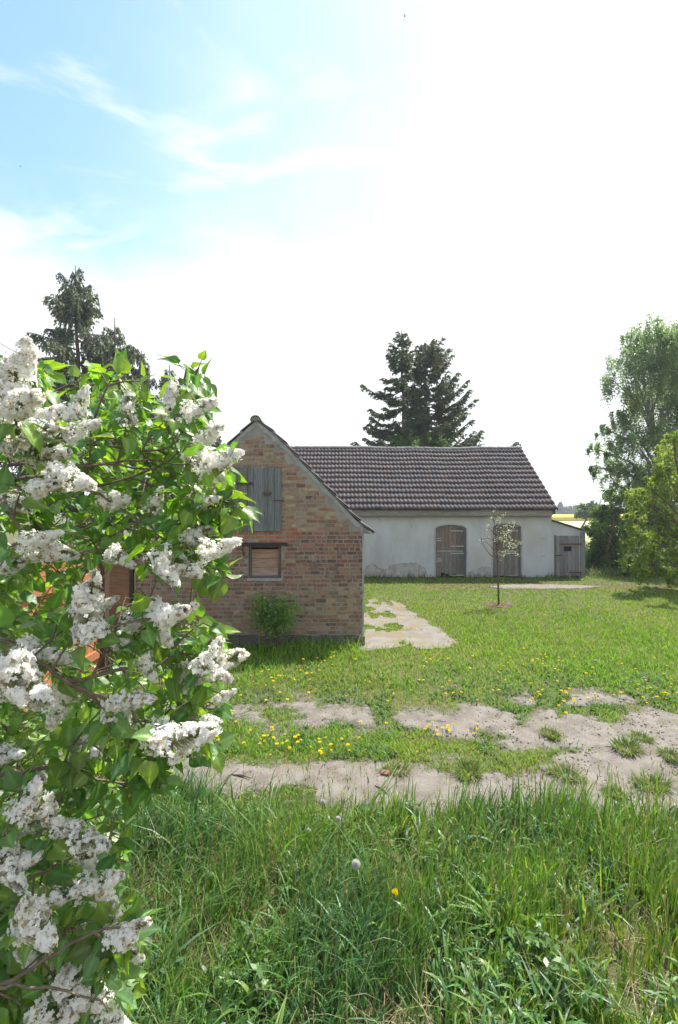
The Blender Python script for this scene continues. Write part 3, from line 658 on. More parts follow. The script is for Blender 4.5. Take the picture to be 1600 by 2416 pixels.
b = MB(); b.prism([(GX-.055, gy1+.02, 1.932), (GX+.10, gy1+.02, 1.932), (GX+.10, gy1+.165, 1.932), (GX-.055, gy1+.165, 1.932)], (0, 0, .03)); b.build('cap', M['darkwood'], g2)
fx0, fx1 = -4.9, BXL-.07
f = empty('board_fence', ((fx0+fx1)/2, DB-.02, 0), 'brown board fence in a black frame joining the brick shed', 'fence')
b = MB(); 
for z0 in np.arange(.08, 1.6, .165):
    v = random.uniform(.8, 1.1); b.box(fx0, fx1, DB-.05, DB-.025, z0, z0+.16, 0, (v*.75, v*.75, v*.8), .001)
b.build('boards', mat('brown stained boards', (.30, .14, .07), .7, tint=True, var=(.7, .66, .6), vscale=6, stretch=(.6, 5, 6), bump=.3), f)
b = MB(); b.box(fx1+.002, fx1+.065, DB-.08, DB-.01, 0, 1.76); b.box(fx0, fx1, DB-.078, DB-.02, 1.70, 1.758); b.build('frame', M['iron'], f)

# ------------------------------------------------------------------ grass
def blades(X, Y, h, wd, az, lean, droop, tint, seg, z0=0.0, face=None):
    n = len(X); t = np.linspace(0, 1, seg+1)[None, :]
    ux = np.cos(az)[:, None]; uy = np.sin(az)[:, None]; h_ = h[:, None]
    hor = lean[:, None]*h_*(t**1.8); ver = h_*(t-droop[:, None]*t**3)
    cx = X[:, None]+ux*hor; cy = Y[:, None]+uy*hor; cz = np.broadcast_to((z0 if np.ndim(z0) == 0 else z0[:, None])+ver, cx.shape)
    fa = az+math.pi/2+rng.normal(0, .5, n) if face is None else face
    prof = np.array([0.75, 1.0, 0.85, 0.6, 0.1]) if seg == 4 else (np.array([0.9, 1.0, 0.7, 0.12]) if seg == 3 else np.array([1.0, .8, .1]))
    ww = wd[:, None]*prof[None, :]*.5
    wx_ = np.cos(fa)[:, None]*ww; wy_ = np.sin(fa)[:, None]*ww
    V = np.empty((n, seg+1, 2, 3)); V[..., 0, 0] = cx-wx_; V[..., 1, 0] = cx+wx_; V[..., 0, 1] = cy-wy_; V[..., 1, 1] = cy+wy_; V[..., 0, 2] = cz; V[..., 1, 2] = cz
    base = (np.arange(n)*(seg+1)*2)[:, None]; k = (np.arange(seg)*2)[None, :]
    Fc = np.stack([base+k, base+k+1, base+k+3, base+k+2], -1).reshape(-1, 4)
    T = np.repeat(tint, (seg+1)*2, axis=0)
    return V.reshape(-1, 3), Fc, T
def joinm(parts):
    off = 0; Vs = []; Fs = []; Ts = []
    for V, Fc, T in parts: Vs.append(V); Fs.append(Fc+off); Ts.append(T); off += len(V)
    return np.concatenate(Vs), np.concatenate(Fs), np.concatenate(Ts)
def gtint(n, X, Y, cols, wts=None):
    cols = np.array(cols); i = rng.choice(len(cols), n, p=wts); c = cols[i]*rng.uniform(.75, 1.4, (n, 1))*(1+rng.normal(0, .06, (n, 3)))
    return np.clip(c, 0, 1)
def samp(n, y0, y1, half=.80, pw=2.0, pad=.4):
    # more points where they show larger
    u = rng.random(n); Y = 1/(1/y0-u*(1/y0-1/y1)) if pw == 2 else y0+(y1-y0)*u
    X = (rng.random(n)*2-1)*(Y*half+pad); return X, Y
def blocked(X, Y):
    m = (X > BXL-.1) & (X < BXR+.03) & (Y > DB-.06) & (Y < BACK)
    m |= (Y > DW-.02) & (Y < YB) & (X > BL) & (X < Lx1+.05)
    return m
# tall foreground verge
n = 44000; X, Y = samp(n, 1.75, 4.1, pad=.3)
px = 800+X/Y*F; py = 1208+CAMZ*F/Y
edge = lerp_tab(px, [-200, 300, 600, 800, 1000, 1200, 1400, 1600, 1900], [1845, 1855, 1885, 1915, 1925, 1900, 1915, 1955, 1960])+(fbm(X*2.2, Y*2.2, 31)-.5)*120
bare = (np.hypot(X-1.55, (Y-2.45)*1.0) < .40) | ((fbm(X*1.5+3, Y*1.5, 41) > .52) & (py > 2200) & (px < 1050)) | (fbm(X*2.4+3, Y*2.4, 44) > .66)
keep = (py > edge) & ~(bare & (rng.random(n) > .22)) & (dirt_mask(X, Y) < .55)
X, Y, px, py = X[keep], Y[keep], px[keep], py[keep]; n = len(X)
cl_ = fbm(X*2.6, Y*2.6, 17)
h = (.07+.30*rng.random(n)**1.3)*(.25+1.55*cl_)*np.interp(py, [1850, 1950, 2200, 2420], [.8, 1.1, .95, .62])*np.interp(px, [200, 900, 1200, 1600], [1.05, .95, 1.0, 1.3])
wd = (.0035+.010*rng.random(n)**2.2)*np.interp(Y, [1.8, 4], [1, 1.35])
az = rng.random(n)*6.283; bias = rng.random(n) < .55; az[bias] = rng.normal(math.pi*.05, .9, bias.sum())
lean = rng.uniform(.1, .75, n)*(.7+.9*rng.random(n)*(px < 900)); droop = rng.uniform(0, .38, n)
warm = np.clip((fbm(X*.9+7, Y*.9, 51)-.35)*2.6+np.interp(px, [300, 1000, 1500], [-.35, .1, .45]), 0, 1)
cool_c = gtint(n, X, Y, [(.055, .135, .035), (.07, .165, .045), (.045, .12, .045), (.085, .18, .05), (.11, .20, .09)])
warm_c = gtint(n, X, Y, [(.12, .23, .02), (.155, .27, .025), (.09, .19, .025), (.19, .28, .04), (.26, .24, .10)], [.3, .25, .3, .1, .05])
tint = cool_c*(1-warm[:, None])+warm_c*warm[:, None]
parts = [blades(X, Y, h, wd, az, lean, droop, tint, 4)]
# straw litter, lying flat
ns = 1300; X, Y = samp(ns, 1.8, 4, pad=.3); parts.append(blades(X, Y, rng.uniform(.05, .2, ns), rng.uniform(.002, .005, ns), rng.random(ns)*6.28, rng.uniform(1.2, 3.0, ns), rng.uniform(.7, .95, ns), gtint(ns, X, Y, [(.30, .24, .13), (.22, .17, .10), (.36, .30, .20)]), 3, z0=.01))
# flowering stalks with seed heads rising over the track
ns = 900; X, Y = samp(ns, 2.3, 4.2); px = 800+X/Y*F; py = 1208+CAMZ*F/Y; k = (py > 1905) & (px > 300); X, Y = X[k], Y[k]; ns = len(X)
hs = rng.uniform(.32, .62, ns); azs = rng.random(ns)*6.28; ls = rng.uniform(.02, .25, ns); ds = rng.uniform(0, .1, ns); tn = gtint(ns, X, Y, [(.10, .15, .05), (.16, .19, .08), (.13, .12, .06)])
parts.append(blades(X, Y, hs, np.full(ns, .0026), azs, ls, ds, tn, 4))
for q in range(7):
    tt = rng.uniform(.80, 1.0, ns); hz = ls*hs*tt**1.8; vz = hs*(tt-ds*tt**3)
    parts.append(blades(X+np.cos(azs)*hz, Y+np.sin(azs)*hz, rng.uniform(.018, .038, ns), rng.uniform(.004, .007, ns), rng.random(ns)*6.28, rng.uniform(.2, .8, ns), np.zeros(ns), tn*rng.uniform(.8, 1.5, (ns, 1)), 3, z0=vz))
nd = 700; X, Y = samp(nd, 1.9, 3.9, pad=.3); py = 1208+CAMZ*F/Y; k = py > 1900; X, Y = X[k], Y[k]; nd = len(X)
parts.append(blades(X, Y, rng.uniform(.15, .42, nd), rng.uniform(.0022, .004, nd), rng.random(nd)*6.28, rng.uniform(.05, 1.0, nd), rng.uniform(0, .5, nd), gtint(nd, X, Y, [(.34, .29, .17), (.26, .2, .11), (.40, .36, .25), (.22, .12, .07)]), 4))
# low broad leaves between the blades
ns = 9000; X, Y = samp(ns, 1.8, 3.9, pad=.3); px = 800+X/Y*F; py = 1208+CAMZ*F/Y; k = (py > 1925) & (fbm(X*2.8, Y*2.8, 63) > .50); X, Y = X[k], Y[k]; ns = len(X)
parts.append(blades(X, Y, rng.uniform(.05, .15, ns), rng.uniform(.012, .026, ns), rng.random(ns)*6.28, rng.uniform(.5, 1.4, ns), rng.uniform(.1, .6, ns), gtint(ns, X, Y, [(.07, .165, .05), (.10, .20, .05), (.06, .14, .06), (.14, .24, .05)]), 4, z0=rng.uniform(0, .10, ns)))
V, Fc, T = joinm(parts)
tag(link('verge_grass', npmesh('verge_grass', V, Fc, T), M['grass']), 'tall unmown grass growing in the foreground below the track', 'grass', kind='stuff')
# meadow strip and lawn
parts = []
n = 92000; X, Y = samp(n, 3.55, 10.2, pad=.5)
px = 800+X/Y*F; py = 1208+CAMZ*F/Y; dm = dirt_mask(X, Y)
keep = (rng.random(n) > np.clip(dm*1.15-.05, 0, .97)) & ~blocked(X, Y) & (slab_m(X, Y) < .4+.5*(rng.random(n) < .12)) & ~((dm > .70) & (rng.random(n) > .16))
keep &= rng.random(n) > np.clip((Y-7.2+1.2*(fbm(X*.9, Y*.9, 33)-.5))/2.6, 0, 1)
X, Y, px, py, dm = X[keep], Y[keep], px[keep], py[keep], dm[keep]; n = len(X)
lush = np.clip(fbm(X*1.6, Y*1.6, 61)*1.5-.25, .15, 1)
base_h = np.interp(py, [1500, 1540, 1600, 1650, 1690, 1800, 1900], [.12, .11, .09, .05, .07, .08, .05])
nearwall = np.clip(1-np.abs(Y-(DB-.40))/.6, 0, 1)*(px < 860)*(px > 610)
h = (base_h*(.5+1.0*rng.random(n))*(.5+.9*lush)+nearwall*.30*rng.random(n))*(1-.7*np.clip(dm*1.5, 0, 1))
az = rng.random(n)*6.283
wc = np.clip((fbm(X*.8, Y*.8, 71)-.4)*3, 0, 1)[:, None]
tint = gtint(n, X, Y, [(.14, .275, .02), (.165, .305, .022), (.11, .23, .026), (.18, .30, .04)])*(1-wc)+gtint(n, X, Y, [(.20, .31, .03), (.18, .29, .03), (.25, .29, .07)])*wc
parts.append(blades(X, Y, h, rng.uniform(.005, .010, n)*np.interp(Y, [3.5, 8], [.9, 1.5]), az, rng.uniform(.2, 1.0, n), rng.uniform(0, .4, n), tint, 3))
# short leafy rosettes in the track's middle and the meadow
nl = 15000; X, Y = samp(nl, 3.8, 7.2, pad=.4); px = 800+X/Y*F; py = 1208+CAMZ*F/Y
k = (dirt_mask(X, Y) < .4) & (fbm(X*2.5, Y*2.5, 77) > .47); X, Y = X[k], Y[k]; nl = len(X)
parts.append(blades(X, Y, rng.uniform(.04, .09, nl), rng.uniform(.014, .028, nl), rng.random(nl)*6.28, rng.uniform(.8, 1.5, nl), rng.uniform(.2, .6, nl), gtint(nl, X, Y, [(.05, .115, .03), (.07, .14, .035), (.09, .15, .04)]), 3))
nl = 9000; X, Y = samp(nl, 3.4, 6.6, pad=.4); k = (dirt_mask(X, Y) > .35) & (fbm(X*3.1, Y*3.1, 83) > .50); X, Y = X[k], Y[k]; nl = len(X)
parts.append(blades(X, Y, rng.uniform(.015, .05, nl), rng.uniform(.004, .009, nl), rng.random(nl)*6.28, rng.uniform(.4, 1.5, nl), rng.uniform(.1, .5, nl), gtint(nl, X, Y, [(.13, .19, .04), (.2, .22, .07), (.24, .2, .10)]), 3, z0=.015))
V, Fc, T = joinm(parts)
tag(link('meadow_grass', npmesh('meadow_grass', V, Fc, T), M['grass2']), 'flowery meadow grass either side of the dirt track', 'grass', kind='stuff')
parts = []
n = 135000; X, Y = samp(n, 6.8, 17.0, pad=.6)
keep = (dirt_mask(X, Y) < .2) & (rng.random(n) < np.clip((Y-6.8+1.2*(fbm(X*.9, Y*.9, 33)-.5))/2.4, 0, 1)) & ~blocked(X, Y) & (slab_m(X, Y) < .4+.6*(rng.random(n) < .14*(fbm(X*2, Y*2, 14) > .45))) & (path_m(X, Y) < .6) & (np.hypot(X-G(1177, 1428).x, (Y-G(1177, 1428).y)) > .34); X, Y = X[keep], Y[keep]
px = 800+X/Y*F; py = 1208+CAMZ*F/Y; n = len(X)
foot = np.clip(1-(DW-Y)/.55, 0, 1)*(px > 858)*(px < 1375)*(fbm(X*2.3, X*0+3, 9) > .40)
h = .055*(.6+.7*rng.random(n))*(.7+.6*fbm(X*1.5, Y*1.5, 5))+foot*.24*rng.random(n)
strip = ((py > 1372) & (py < 1392) & (px > 1000)).astype(float)*.8*(rng.random(n) < .75)
wc = np.clip((fbm(X*.7, Y*.7, 91)-.38)*2.5, 0, 1)[:, None]
tint = gtint(n, X, Y, [(.15, .27, .022), (.17, .285, .025), (.13, .24, .022)])*(1-wc)+gtint(n, X, Y, [(.20, .29, .03), (.18, .29, .028), (.23, .29, .05)])*wc
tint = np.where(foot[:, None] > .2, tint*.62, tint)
tint = np.where(strip[:, None] > .3, gtint(n, X, Y, [(.25, .19, .08), (.18, .18, .06), (.14, .16, .05)]), tint); h = h*(1-.5*strip)
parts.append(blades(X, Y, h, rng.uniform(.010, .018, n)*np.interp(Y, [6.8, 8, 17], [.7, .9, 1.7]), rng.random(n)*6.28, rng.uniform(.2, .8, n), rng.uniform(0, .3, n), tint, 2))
n = 26000; X, Y = samp(n, 16.8, 46, pad=.6); keep = ~blocked(X, Y) & (X > Lx1-.5); X, Y = X[keep], Y[keep]; n = len(X)
parts.append(blades(X, Y, rng.uniform(.08, .4, n), rng.uniform(.03, .06, n), rng.random(n)*6.28, rng.uniform(.2, .8, n), rng.uniform(0, .3, n), gtint(n, X, Y, [(.12, .17, .05), (.16, .21, .06), (.2, .21, .09)]), 2))
V, Fc, T = joinm(parts)
tag(link('lawn', npmesh('lawn', V, Fc, T), M['grass2']), 'short bright green lawn in front of the white barn', 'lawn', kind='stuff')

# pebbles on the track
ico = [(0, 0, 1), (.9, 0, .2), (.25, .85, .15), (-.72, .5, .2), (-.7, -.55, .1), (.3, -.85, .2), (0, 0, -.6)]
icf = [(0, 1, 2), (0, 2, 3), (0, 3, 4), (0, 4, 5), (0, 5, 1), (6, 2, 1), (6, 3, 2), (6, 4, 3), (6, 5, 4), (6, 1, 5)]
n = 16000; X, Y = samp(n, 3.2, 6.3, pad=.3); dm = dirt_mask(X, Y); k = (dm > .4) & (rng.random(n) < .4+.6*(X > 1)); X, Y = X[k], Y[k]; n = len(X)
sz = .002+.009*rng.random(n)**3*np.interp(X, [-1, 3], [.7, 1.6]); rot = rng.random(n)*6.28
bv = np.array(ico); co, si = np.cos(rot)[:, None], np.sin(rot)[:, None]
V = np.stack([X[:, None]+(bv[None, :, 0]*co-bv[None, :, 1]*si)*sz[:, None], Y[:, None]+(bv[None, :, 0]*si+bv[None, :, 1]*co)*sz[:, None], .024+bv[None, :, 2]*sz[:, None]*.7], -1).reshape(-1, 3)
Fc = (np.array(icf)[None]+(np.arange(n)*7)[:, None, None]).reshape(-1, 3)
tag(link('gravel', npmesh('gravel', V, Fc, np.repeat(rng.uniform(.6, 1.35, (n, 1))*np.ones((1, 3)), 7, axis=0)), M['stone']), 'small pebbles scattered over the bare dirt track', 'gravel', kind='stuff')
# straw on the slab
n = 2600; X = rng.uniform(.2, 2.7, n); Y = rng.uniform(7.9, 12.8, n); k = (slab_m(X, Y) > .6) & (fbm(X*1.3, Y*1.3, 12) > .42) & (X < 1.8); X, Y = X[k], Y[k]; n = len(X)
V, Fc, T = blades(X, Y, rng.uniform(.02, .06, n), rng.uniform(.006, .012, n), rng.random(n)*6.28, rng.uniform(1.5, 3, n), rng.uniform(.6, .9, n), gtint(n, X, Y, [(1, 1, 1), (.8, .75, .65), (.4, .6, .25)]), 2, z0=.034)
tag(link('straw_litter', npmesh('straw_litter', V, Fc, T), M['straw']), 'dry straw and moss litter lying on the concrete path', 'straw', kind='stuff')

# grass tufts standing alone on the bare track
def tuft(n, r, hh, cols):
    a = rng.random(n)*6.28; q = r*np.sqrt(rng.random(n)); X = np.cos(a)*q; Y = np.sin(a)*q*.7
    return blades(X, Y, hh*rng.uniform(.5, 1.2, n), rng.uniform(.006, .010, n), a+rng.normal(0, .5, n), rng.uniform(.3, 1.1, n), rng.uniform(0, .4, n), gtint(n, X, Y, cols), 3)
tm = [npmesh('tuft', *tuft(260, .13, .09, [(.09, .16, .03), (.12, .19, .04), (.2, .2, .07)])) for _ in range(3)]
for m_ in tm: m_.materials.append(M['grass2'])
tl = [(935, 1827, .9, 'round green tuft on the bare track left of the red brick shard'), (1105, 1832, 1.15, 'round green tuft in the middle of the lower wheel rut'), (1335, 1838, 1.1, 'bright green tuft on the bare track above the tall verge grass'), (1480, 1776, 1.25, 'broad green tuft on the gravelly right part of the track'),
      (1515, 1748, .8, 'small green tuft just behind the broad tuft on the gravelly track'), (1540, 1862, 1.1, 'green tuft on gravel close above the right verge grass'), (1300, 1740, .9, 'mossy green tuft between the two ruts near the track fork'),
      (1450, 1880, .7, 'low flat green tuft on gravel left of the rightmost near tuft'), (1580, 1790, .9, 'green tuft at the far right edge of the track')]
for i, (x, y, s, lb) in enumerate(tl):
    o = bpy.data.objects.new('grass_tuft', tm[i % 3]); C.objects.link(o); p = G(x, y); o.location = (p.x, p.y, .01); o.scale = (s, s, s); o.rotation_euler = (0, 0, i*1.3)
    tag(o, lb, 'grass tuft', 'grass tufts on the bare track')

# dandelions: flower on a stem, one object each
def dandelion_mesh(kind):
    b = MB(); hgt = .10; b.tube([(0, 0, 0), (.004, .002, hgt*.5), (0, 0, hgt)], .0022, 5, 0)
    if kind == 'y':
        for ring, (r, z_, nn_) in enumerate(((.021, .002, 16), (.014, .007, 12), (.007, .010, 8))):
            for k in range(nn_):
                a = 2*math.pi*(k+.5*ring)/nn_; da = .5*math.pi/nn_*1.5; c, s_ = math.cos(a), math.sin(a)
                b.add([(0, 0, hgt), (math.cos(a-da)*r, math.sin(a-da)*r, hgt+z_+.004), (c*r*1.12, s_*r*1.12, hgt+z_+.002), (math.cos(a+da)*r, math.sin(a+da)*r, hgt+z_+.004)], [(0, 1, 2, 3)], 1)
    else:
        for k in range(120):
            z_ = 1-2*(k+.5)/120; a = k*2.39996; q = math.sqrt(1-z_*z_); d = Vector((q*math.cos(a), q*math.sin(a), z_)); u = d.orthogonal().normalized(); v = d.cross(u); c = Vector((0, 0, hgt+.014))
            b.add([c+d*.003, c+d*.020+u*.004, c+d*.022, c+d*.020-u*.004], [(0, 1, 2, 3)], 1); b.add([c+d*.003, c+d*.020+v*.004, c+d*.022, c+d*.020-v*.004], [(0, 1, 2, 3)], 1)
    me = b.mesh('dandelion'); me.materials.append(M['stem']); me.materials.append(M['yellow'] if kind == 'y' else M['seed']); return me
dy = dandelion_mesh('y'); dw = dandelion_mesh('w')
dpos = []
def clump(cx, cy, n, rx, ry):
    for _ in range(n): dpos.append((cx+random.gauss(0, rx*1.5), cy+random.gauss(0, ry*1.15)))
for c in ((740, 1570, 12, 25, 18), (640, 1600, 9, 22, 14), (725, 1595, 6, 18, 10), (640, 1745, 14, 22, 12), (745, 1760, 12, 25, 10), (780, 1765, 4, 15, 8), (1045, 1718, 12, 25, 9), (1100, 1725, 5, 20, 10), (1305, 1545, 16, 28, 10),
          (1300, 1570, 14, 40, 14), (1370, 1650, 12, 22, 8), (1560, 1635, 11, 22, 9), (1545, 1570, 4, 20, 10), (1150, 1600, 7, 60, 25), (1000, 1575, 6, 40, 22), (560, 1720, 8, 25, 15), (1300, 1655, 8, 25, 8), (890, 1600, 5, 40, 20), (1160, 1530, 4, 40, 10), (1100, 1393, 7, 14, 1.5), (480, 1745, 5, 15, 15), (1440, 1600, 5, 40, 20), (860, 1740, 4, 40, 15)): clump(*c)
dpos += [(random.uniform(560, 1600), random.triangular(1530, 1760, 1600)) for _ in range(45)]
dpos += [(900, 2113+70), (985, 1778), (640, 1782), (530, 1600), (1340, 1362), (1343, 1366), (975, 1385), (992, 1370)]
for i, (x, y) in enumerate(dpos):
    if y < 1362: continue
    p = G(x, y+12 if y > 1450 else y+3); o = bpy.data.objects.new('dandelion', dy); C.objects.link(o)
    s = random.uniform(.5, .95)*(1.0 if p.y < 9 else 1.3); o.location = p; o.scale = (s, s, s*random.uniform(.8, 1.5)*(2.6 if p.y < 3.5 else 1)); o.rotation_euler = (random.uniform(-.2, .35), random.uniform(-.25, .25), random.random()*6)
    tag(o, 'yellow dandelion flower open among the grass', 'dandelion', 'yellow dandelions in the grass')
for x, y, s, hs_ in ((840, 2040, 1.15, 3.6), (798, 1933, .9, 3.4), (762, 1893, .9, 3.2), (728, 1960, .75, 3), (1405, 1560, .8, 1.5), (1075, 1620, .8, 1.4), (1180, 1590, .7, 1.5), (1240, 1640, .7, 1.2), (1520, 1600, .8, 1.2), (1465, 1655, .7, 1.2)):
    # head stands at (x, y); its foot is on the ground straight below
    zt = .113*hs_*s; d = (CAMZ-zt)*F/(y-1208); o = bpy.data.objects.new('dandelion_clock', dw); C.objects.link(o); o.location = ((x-800)/F*d, d, 0); o.scale = (s, s, s*hs_)
    tag(o, 'round white dandelion seed head standing in the grass', 'dandelion clock', 'white dandelion seed heads')
    if hs_ > 2:     # keep the head round: its own mesh with a longer stem
        me = dw.copy(); o.data = me; o.scale = (s, s, s)
        for v in me.vertices: v.co.z = v.co.z*hs_ if v.co.z < .09 else v.co.z+.113*(hs_-1)
# sticks, brick shard, pale stone
for (x0, y0, x1, y1, lb) in ((545, 1836, 590, 1843, 'dark broken stick lying along the lower wheel rut'), (885, 1862, 915, 1884, 'short dark twig near the verge grass, right of the long stick')):
    b = MB(); a = G(x0, y0); c = G(x1, y1); mid = (a+c)/2; b.tube([a+Vector((0, 0, .03)), mid+Vector((.01, .01, .035)), c+Vector((0, 0, .03))], [.007, .009, .004], 6); b.tube([mid+Vector((0, 0, .035)), mid+Vector((.05, .05, .04))], [.005, .002], 5)
    tag(b.build('stick', M['bark'], origin=a), lb, 'stick')
b = MB(); p = G(908, 1834); b.prism([p+Vector((-.045, -.02, .02)), p+Vector((.03, -.045, .02)), p+Vector((.05, .02, .022)), p+Vector((-.02, .04, .02))], (.004, 0, .03), 0, (.24, .11, .08)); tag(b.build('brick_shard', M['brick'], origin=p), 'broken red brick shard lying in the lower wheel rut', 'brick')
def rock(name, c, sx, sy, sz_, seed, m_, lb, cat):
    n, k = 20, 12; V = []; rr = np.random.default_rng(seed); ph = rr.random(6)*6
    for i in range(k+1):
        th = math.pi*i/k
        for j in range(n):
            a = 2*math.pi*j/n; q = 1+.14*math.sin(2*a+ph[0]+th*2)+.10*math.sin(3*a+ph[1]-th*3)+.05*math.sin(7*a+ph[2]+5*th)+rr.normal(0, .012)
            V.append((c[0]+math.sin(th)*math.cos(a)*sx*q, c[1]+math.sin(th)*math.sin(a)*sy*q, c[2]+math.cos(th)*sz_*q))
    Fc = [(i*n+j, i*n+(j+1) % n, (i+1)*n+(j+1) % n, (i+1)*n+j) for i in range(k) for j in range(n)]
    o = link(name, npmesh(name, np.array(V), np.array(Fc), smooth=True), m_, origin=c); return tag(o, lb, cat)
rock('stone', (1.75, 2.68, .08), .25, .19, .27, 3, M['concrete'], 'pale field stone half hidden in the tall grass at lower right', 'stone')
rock('stone', (1.42, 2.50, .05), .15, .12, .19, 5, M['concrete'], 'smaller pale stone hidden in grass left of the large stone', 'stone')

# ------------------------------------------------------------------ trees
def leafquads(Cn, size, tint, up=0.35, asp=.62, hang=0.0):
    n = len(Cn); nrm = rng.normal(0, 1, (n, 3)); nrm[:, 2] += up*2; nrm /= np.linalg.norm(nrm, axis=1)[:, None]
    a = rng.normal(0, 1, (n, 3)); a[:, 2] -= hang*3; a -= nrm*np.sum(a*nrm, 1)[:, None]; a /= np.linalg.norm(a, axis=1)[:, None]; c = np.cross(nrm, a)
    L = (size*rng.uniform(.65, 1.3, n))[:, None]; W = L*asp
    V = np.stack([Cn, Cn+a*L*.45+c*W*.5, Cn+a*L, Cn+a*L*.45-c*W*.5], 1).reshape(-1, 3)
    Fc = np.arange(n*4).reshape(n, 4); return V, Fc, np.repeat(tint, 4, axis=0)
def tree(name, base, blobs, nleaf, lsize, cols, label, cat='tree', trunk_r=.18, bark='bark', hang=0.0, group=None, sub=26, subr=.30, trunk_top=None, shade=True, lm='treeleaf', gap=0.0):
    """blobs: (x, y, z, r) world; crown = leaf clusters spread in them, limbs reach every blob"""
    t = empty(name, base, label, cat, group); base = Vector(base)
    top = Vector(trunk_top) if trunk_top else Vector(max(blobs, key=lambda q: q[2])[:3])
    b = MB(); n = 8; path = [base+Vector((0, 0, -.1))]
    for i in range(1, n+1):
        k = i/n; path.append(base.lerp(top, k)+Vector((random.gauss(0, .05), random.gauss(0, .05), 0))*(top.z-base.z)*.12*(1 if i < n else 0))
    b.tube(path, [trunk_r*(1.15-k/n)+.012 for k in range(n+1)], 8)
    for q in blobs:
        c = Vector(q[:3]); k = min(max((c.z-base.z)/(max(top.z-base.z, .1))*.75-.08, .06), .92); s = path[min(int(k*n), n-1)].lerp(path[min(int(k*n)+1, n)], k*n-int(k*n))
        m_ = s.lerp(c, .5)+Vector((random.gauss(0, .1), random.gauss(0, .1), .12*(c-s).length)); rr = trunk_r*(1.05-k)*.45+.01
        b.tube([s, m_, c], [rr, rr*.6, rr*.3], 6)
        for _ in range(5):
            d = Vector((random.gauss(0, 1), random.gauss(0, 1), random.gauss(.2, .8))).normalized()*q[3]*random.uniform(.6, 1.0); st = m_.lerp(c, random.uniform(.2, 1)); b.tube([st, st+d*.5+Vector((0, 0, .04)), c+d], [rr*.35, rr*.22, .004], 5)
    b.build('trunk', M[bark], t, smooth=True)
    vol = np.array([q[3]**2.3 for q in blobs]); vol /= vol.sum(); B_ = np.array([q[:4] for q in blobs])
    nsub = max(len(blobs), int(sub*len(blobs))); bi = rng.choice(len(blobs), nsub, p=vol)
    d = rng.normal(0, 1, (nsub, 3)); d /= np.linalg.norm(d, axis=1)[:, None]; rad = rng.random(nsub)**.42
    cc = B_[bi, :3]+d*(rad*B_[bi, 3])[:, None]*np.array([1, 1, .9]); cr = B_[bi, 3]*subr*rng.uniform(.5, 1.3, nsub)
    ci = rng.integers(0, nsub, nleaf); off = rng.normal(0, .55, (nleaf, 3))*cr[ci][:, None]
    if hang: off[:, 2] = -np.abs(rng.normal(0, 1.0, nleaf))*cr[ci]*(1+hang)+cr[ci]*.5; off[:, :2] *= .55
    Cn = cc[ci]+off; ok = Cn[:, 2] > base.z+.02; Cn = Cn[ok]; ci = ci[ok]
    cols = np.array(cols); cv = rng.uniform(.72, 1.3, nsub); tn = cols[rng.integers(0, len(cols), len(Cn))]*cv[ci][:, None]*rng.uniform(.8, 1.2, (len(Cn), 1))
    V, Fc, T = leafquads(Cn, np.full(len(Cn), lsize), np.clip(tn, 0, 1), hang=hang)
    link('crown', npmesh('crown', V, Fc, T), M[lm], t)
    return t
def pb(lst, d, dd=0.9):         # blobs given on the photograph at distance d, with depth scatter
    r = []
    for x, y, rp in lst:
        D = d+random.uniform(-dd, dd)*rp*d/F; p = P(x, y, D); r.append((p.x, p.y, max(p.z, .1), rp*D/F))
    return r
birch = [(1545, 790, 55), (1500, 800, 40), (1590, 800, 60), (1470, 850, 38), (1530, 860, 55), (1600, 870, 60), (1450, 900, 35), (1500, 930, 50), (1570, 940, 60), (1460, 985, 30), (1425, 1010, 26), (1470, 1040, 42), (1410, 1060, 24), (1530, 1020, 50), (1600, 1020, 60), (1440, 1095, 38), (1400, 1100, 20), (1500, 1110, 45), (1560, 1100, 50), (1640, 900, 80), (1680, 1000, 90), (1660, 1100, 80), (1640, 800, 60), (1440, 1140, 24), (1540, 1160, 40), (1600, 1150, 50), (1700, 850, 70)]
tree('birch_tree', G(1600, 1208+CAMZ*F/22)[:], pb(birch, 22, 1.2), 125000, .095, [(.14, .22, .09), (.16, .24, .10), (.12, .19, .075), (.20, .27, .13)], 'tall loose birch with hanging leaves at the right edge', lm='birchleaf', trunk_r=.20, bark='birchbark', hang=.55, sub=46, subr=.33)
tree('shrub', (P(1425, 1208, 18.8).x, 18.8, 0), pb([(1420, 1300, 42), (1440, 1250, 38), (1400, 1250, 26), (1450, 1320, 38), (1400, 1330, 28), (1430, 1215, 26), (1455, 1200, 22), (1475, 1290, 28), (1430, 1350, 26)], 18.8), 24000, .09, [(.065, .125, .04), (.085, .15, .045), (.10, .175, .045)], 'dark green leafy shrub just right of the lean-to', 'shrub', .07, sub=24)
bb = [(1590, 1035), (1570, 1070), (1605, 1090), (1545, 1112), (1580, 1130), (1522, 1145), (1560, 1160), (1503, 1180), (1605, 1170), (1540, 1195), (1492, 1220), (1575, 1220), (1520, 1240), (1605, 1250), (1550, 1275), (1495, 1270), (1590, 1300), (1530, 1315), (1565, 1340), (1600, 1355), (1503, 1335), (1620, 1050), (1640, 1120)]
tree('bush', (P(1640, 1208, 14.2).x, 14.2, 0), pb([(x, y, random.uniform(20, 34)) for x, y in bb]+[(1680, 1150, 60), (1680, 1250, 70), (1660, 1340, 40)], 14.2, 2.2), 42000, .070, [(.17, .25, .035), (.22, .30, .04), (.12, .19, .035), (.26, .32, .05)], 'yellow green sunlit bush at the right edge in front of the birch', 'bush', .06, sub=16, subr=.42, hang=.2)
